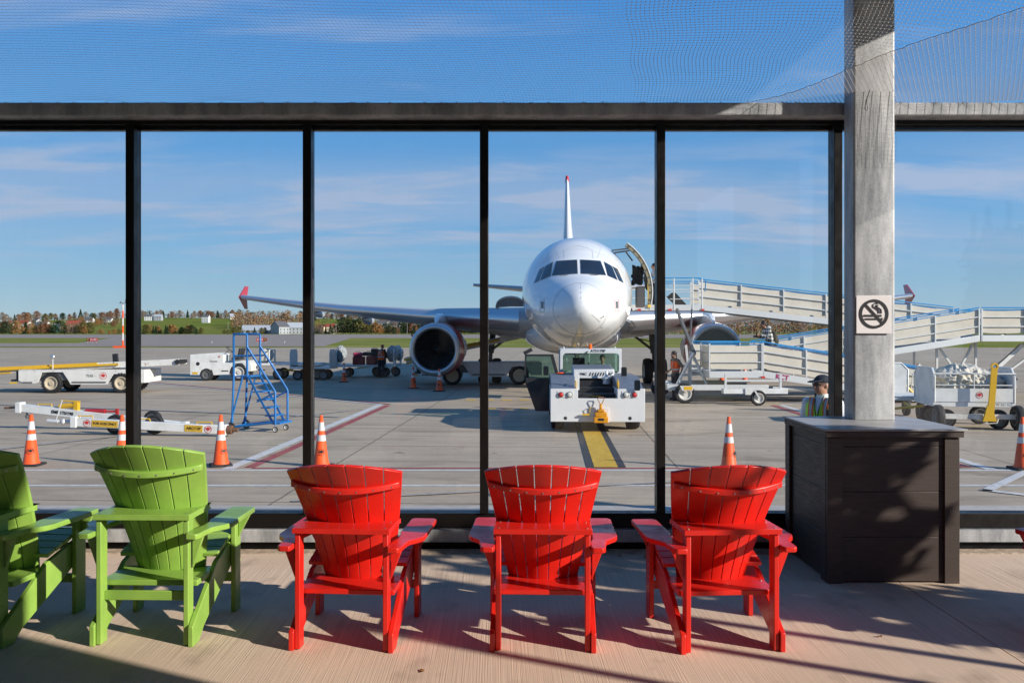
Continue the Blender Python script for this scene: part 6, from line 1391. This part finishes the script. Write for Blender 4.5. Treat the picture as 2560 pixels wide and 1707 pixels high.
row(905, 960, 5, 745, 765, 22, 38, ['orange','orange','olive'], 'behind the bent baggage worker', 'orange trees behind the baggage worker')
row(960, 1070, 12, 745, 800, 16, 34, ['green','conifer','rust','bare'], 'below the white houses left of the engine', 'trees below the white houses')
row(1130, 1330, 22, 745, 800, 26, 44, ['rust','orange','bare','olive'], 'behind the left main wheels of the jet', 'trees behind the jet undercarriage')
row(0, 300, 22, 1150, 1500, 14, 26, ['bare','green','rust','conifer','olive'], 'on the ridge at the far left', 'ridge trees at the far left')
row(190, 300, 8, 1000, 1100, 16, 26, ['rust','orange','bare'], 'above the green field near the mast', 'rusty trees above the field by the mast')
row(340, 600, 24, 1250, 1500, 12, 22, ['bare','conifer','rust','bare'], 'on the ridge above the green field', 'ridge trees above the green field')
row(780, 1000, 24, 1150, 1450, 14, 24, ['rust','orange','conifer','bare'], 'on the ridge above the small hill meadow', 'ridge trees above the meadow')
row(980, 1330, 26, 1100, 1400, 12, 22, ['orange','rust','bare','green','conifer'], 'on the ridge behind the left engine', 'ridge trees behind the left engine')
row(2070, 2110, 4, 745, 800, 18, 26, ['rust','bare'], 'beside the last mullion left of the column', 'trees left of the column')
for l in protos.values():
    for o in l:
        if o['label'] == 'x': put([k_ for k_ in protos if o in protos[k_]][0], 1200, 760, 30, 'behind the left main wheels of the jet', 'trees behind the jet undercarriage')
def wood(name, p0, p1, n, d0, d1, h0, h1, kinds, label, birch=True, nl=70):
    b = MB(); ms = [M_birch]+[tm[k_] for k_ in kinds]
    for i in range(n):
        px = rnd.uniform(p0, p1); d = rnd.uniform(d0, d1); x = (px-1280)/F*d; z = hill_z(x, d) if d > 740 else AP-.05; h = rnd.uniform(h0, h1)/F*d; kk = rnd.randrange(len(kinds)); b.cur = 0
        if birch: b.tube([(x,d,z),(x+rnd.uniform(-.4,.4),d,z+h*.8)], [.16,.06], 4)
        b.cur = kk+1; crown(b, rnd, (x, d, z), h, h*.36, nl, 'wood', h*.055)
    tag(b.build(name, ms, smooth=False), label, 'wood', kind='stuff')
wood('birch_wood', 585, 770, 90, 850, 1100, 26, 42, ['rust','bare','orange','bare'], 'autumn birch wood on the slope behind the blue ladder')
wood('autumn_wood', 1580, 2110, 230, 700, 900, 30, 44, ['rust','bare','orange','bare'], 'long autumn wood with pale trunks behind the boarding ramp')
wood('ridge_wood', 1330, 1600, 60, 760, 900, 24, 38, ['rust','olive','bare'], 'autumn wood glimpsed between the jet and the third window mullion')
wood('far_ridge_wood', 540, 780, 60, 1300, 1500, 12, 20, ['conifer','rust','bare'], 'dark ridge line of far trees above the birch wood', False, 50)
wood('left_hedgerow_wood', -80, 235, 120, 800, 1050, 18, 30, ['bare','olive','rust','green'], 'mixed brown wood between the houses at the far left', False, 60)
wood('middle_hedgerow_wood', 790, 1330, 150, 810, 1050, 14, 26, ['bare','rust','olive','green','orange'], 'mixed autumn wood on the slope around the white houses', False, 60)
wood('field_edge_wood', 230, 600, 90, 1400, 1650, 12, 20, ['bare','rust','conifer'], 'line of bare and rusty trees closing the green field', False, 60)
wood('village_ridge_wood', -60, 1300, 150, 1500, 1800, 10, 17, ['conifer','rust','bare','green'], 'far wooded ridge behind the village', False, 45)
# houses
M_hw = [mat('house_white', (.62,.62,.61), .8), mat('house_cream', (.60,.50,.34), .8), mat('house_teal', (.08,.26,.28), .8), mat('house_rose', (.34,.13,.11), .8), mat('house_grey', (.36,.37,.39), .8)]
M_rf = [mat('roof_grey', (.10,.10,.11), .9), mat('roof_red', (.26,.05,.03), .9), mat('roof_pale', (.40,.42,.45), .7)]; M_win = mat('house_window', (.03,.04,.05), .2)
def house(px, d, w, h, m, rf, label, rz=0, dp=None, name='house'):
    x = (px-1280)/F*d; z = hill_z(x, d) if d > 740 else AP; dp = dp or w*.7; t = thing(name, label, 'house' if name == 'house' else 'shed', (x, d, z-.2), rz)
    b = MB(); b.box(-w/2,w/2,-dp/2,dp/2,0,h); b.prism([(-dp/2,h),(dp/2,h),(0,h+dp*.38)], w-.02, Matrix.Translation((-w/2+.01,0,0)) @ Matrix(((0,0,1,0),(1,0,0,0),(0,1,0,0),(0,0,0,1)))); wl = b.build('wall', m, t, smooth=False)
    for s in (-1, 1): b = MB(); b.bar((0,s*(dp/2+.4),h-.3+.1),(0,0,h+dp*.38+.12), w+.8, .22, Vector((0,0,1))); b.v = [tuple(v) for v in b.v]; b.build('roof', rf, t, smooth=False)
    n = max(2, int(w/3)); 
    for i in range(n):
        for zz in ((1.2,) if h < 4.5 else (1.2, 3.9)):
            b = MB(); xx = -w/2+w*(i+.5)/n; b.box(xx-.5, xx+.5, -dp/2-.03, -dp/2-.01, zz, zz+1.2); b.build('window', M_win, wl, smooth=False)
    b = MB(); b.box(w*.25,w*.25+.7,-.3,.4,h+dp*.2,h+dp*.38+.9); b.build('chimney', M_rf[1], t, smooth=False)
hs_ = [(20,1000,13,5,0,1,'white house with a reddish roof at the far left edge'),(62,1000,12,6,0,1,'white house with a brown roof, second from the left'),(108,960,14,5,0,0,'long white house left of the utility pole'),(92,1080,10,6,4,0,'grey house behind the long white one'),
 (128,860,12,5.5,2,2,'teal house with a white gable among the trees'),(185,900,12,8,3,1,'tall rose red house left of the mast'),(147,940,9,5,0,2,'small white house right of the teal one'),(222,1150,12,3.2,0,0,'low white building at the top of the field by the mast'),(272,1150,9,3.5,0,0,'small white cottage right of the low white building'),
 (372,1200,10,6,0,0,'white house on the ridge just right of the first mullion'),(396,1200,10,6,4,2,'pale blue house on the ridge right of the first mullion'),(515,1150,9,8,0,0,'lone tall white house on the ridge above the field'),(585,1300,12,5,0,2,'pale house hidden among ridge trees'),
 (806,800,9,6,1,1,'cream house with a red roof right of the second mullion'),(826,800,8,7,1,1,'cream gabled house beside the red roofed one'),(955,1000,12,6,0,0,'white house at the left end of the white cluster'),(990,980,13,6,0,0,'white house second in the white cluster'),(1010,1100,14,9,0,2,'big white house at the back of the white cluster'),(1016,930,10,5,4,0,'grey fronted house low in the cluster'),(1032,1050,12,9,0,0,'tall white gabled house in the cluster'),(1040,920,11,5,0,2,'low white house beneath the tall gabled one'),(1064,1050,12,7,0,0,'white gabled house right of the cluster near the engine'),(918,1080,9,5,0,0,'small white house among orange trees left of the cluster'),(1157,980,8,5,0,0,'white cottage seen just right of the left engine'),(975,1150,10,5,4,0,'grey house at the back left of the cluster')]
for px, d, w, h, m, r, lb in hs_: house(px, d, w, h, M_hw[m], M_rf[r], lb, rnd.uniform(-.6,.6) if px not in (222,) else 0)
house(655, 790, 34, 3.6, M_hw[4], M_rf[2], 'long pale farm shed behind the blue ladder', 0, 12, 'farm_shed'); house(700, 770, 11, 7, M_hw[4], M_rf[0], 'grey gabled barn at the right end of the farm sheds', .9, 12, 'farm_shed'); house(735, 790, 16, 6, M_hw[4], M_rf[2], 'pale barn half behind the second mullion', .2, 12, 'farm_shed')
for px, d, h in ((45,800,44),(163,760,34),(840,745,28),(1018,745,40),(570,800,30)):
    x = (px-1280)/F*d; b = MB(); b.tube([(0,0,0),(0,0,h/F*d)], [.16,.10], 6); b.cb((0,0,h/F*d-.5),(2,.15,.15)); tag(b.build('utility_pole', mat('pole_wood', (.35,.32,.29), .9), loc=(x, d, (hill_z(x,d) if d > 740 else AP)-.2)), 'weathered utility pole among the far trees', 'utility pole', 'utility poles beyond the airfield')
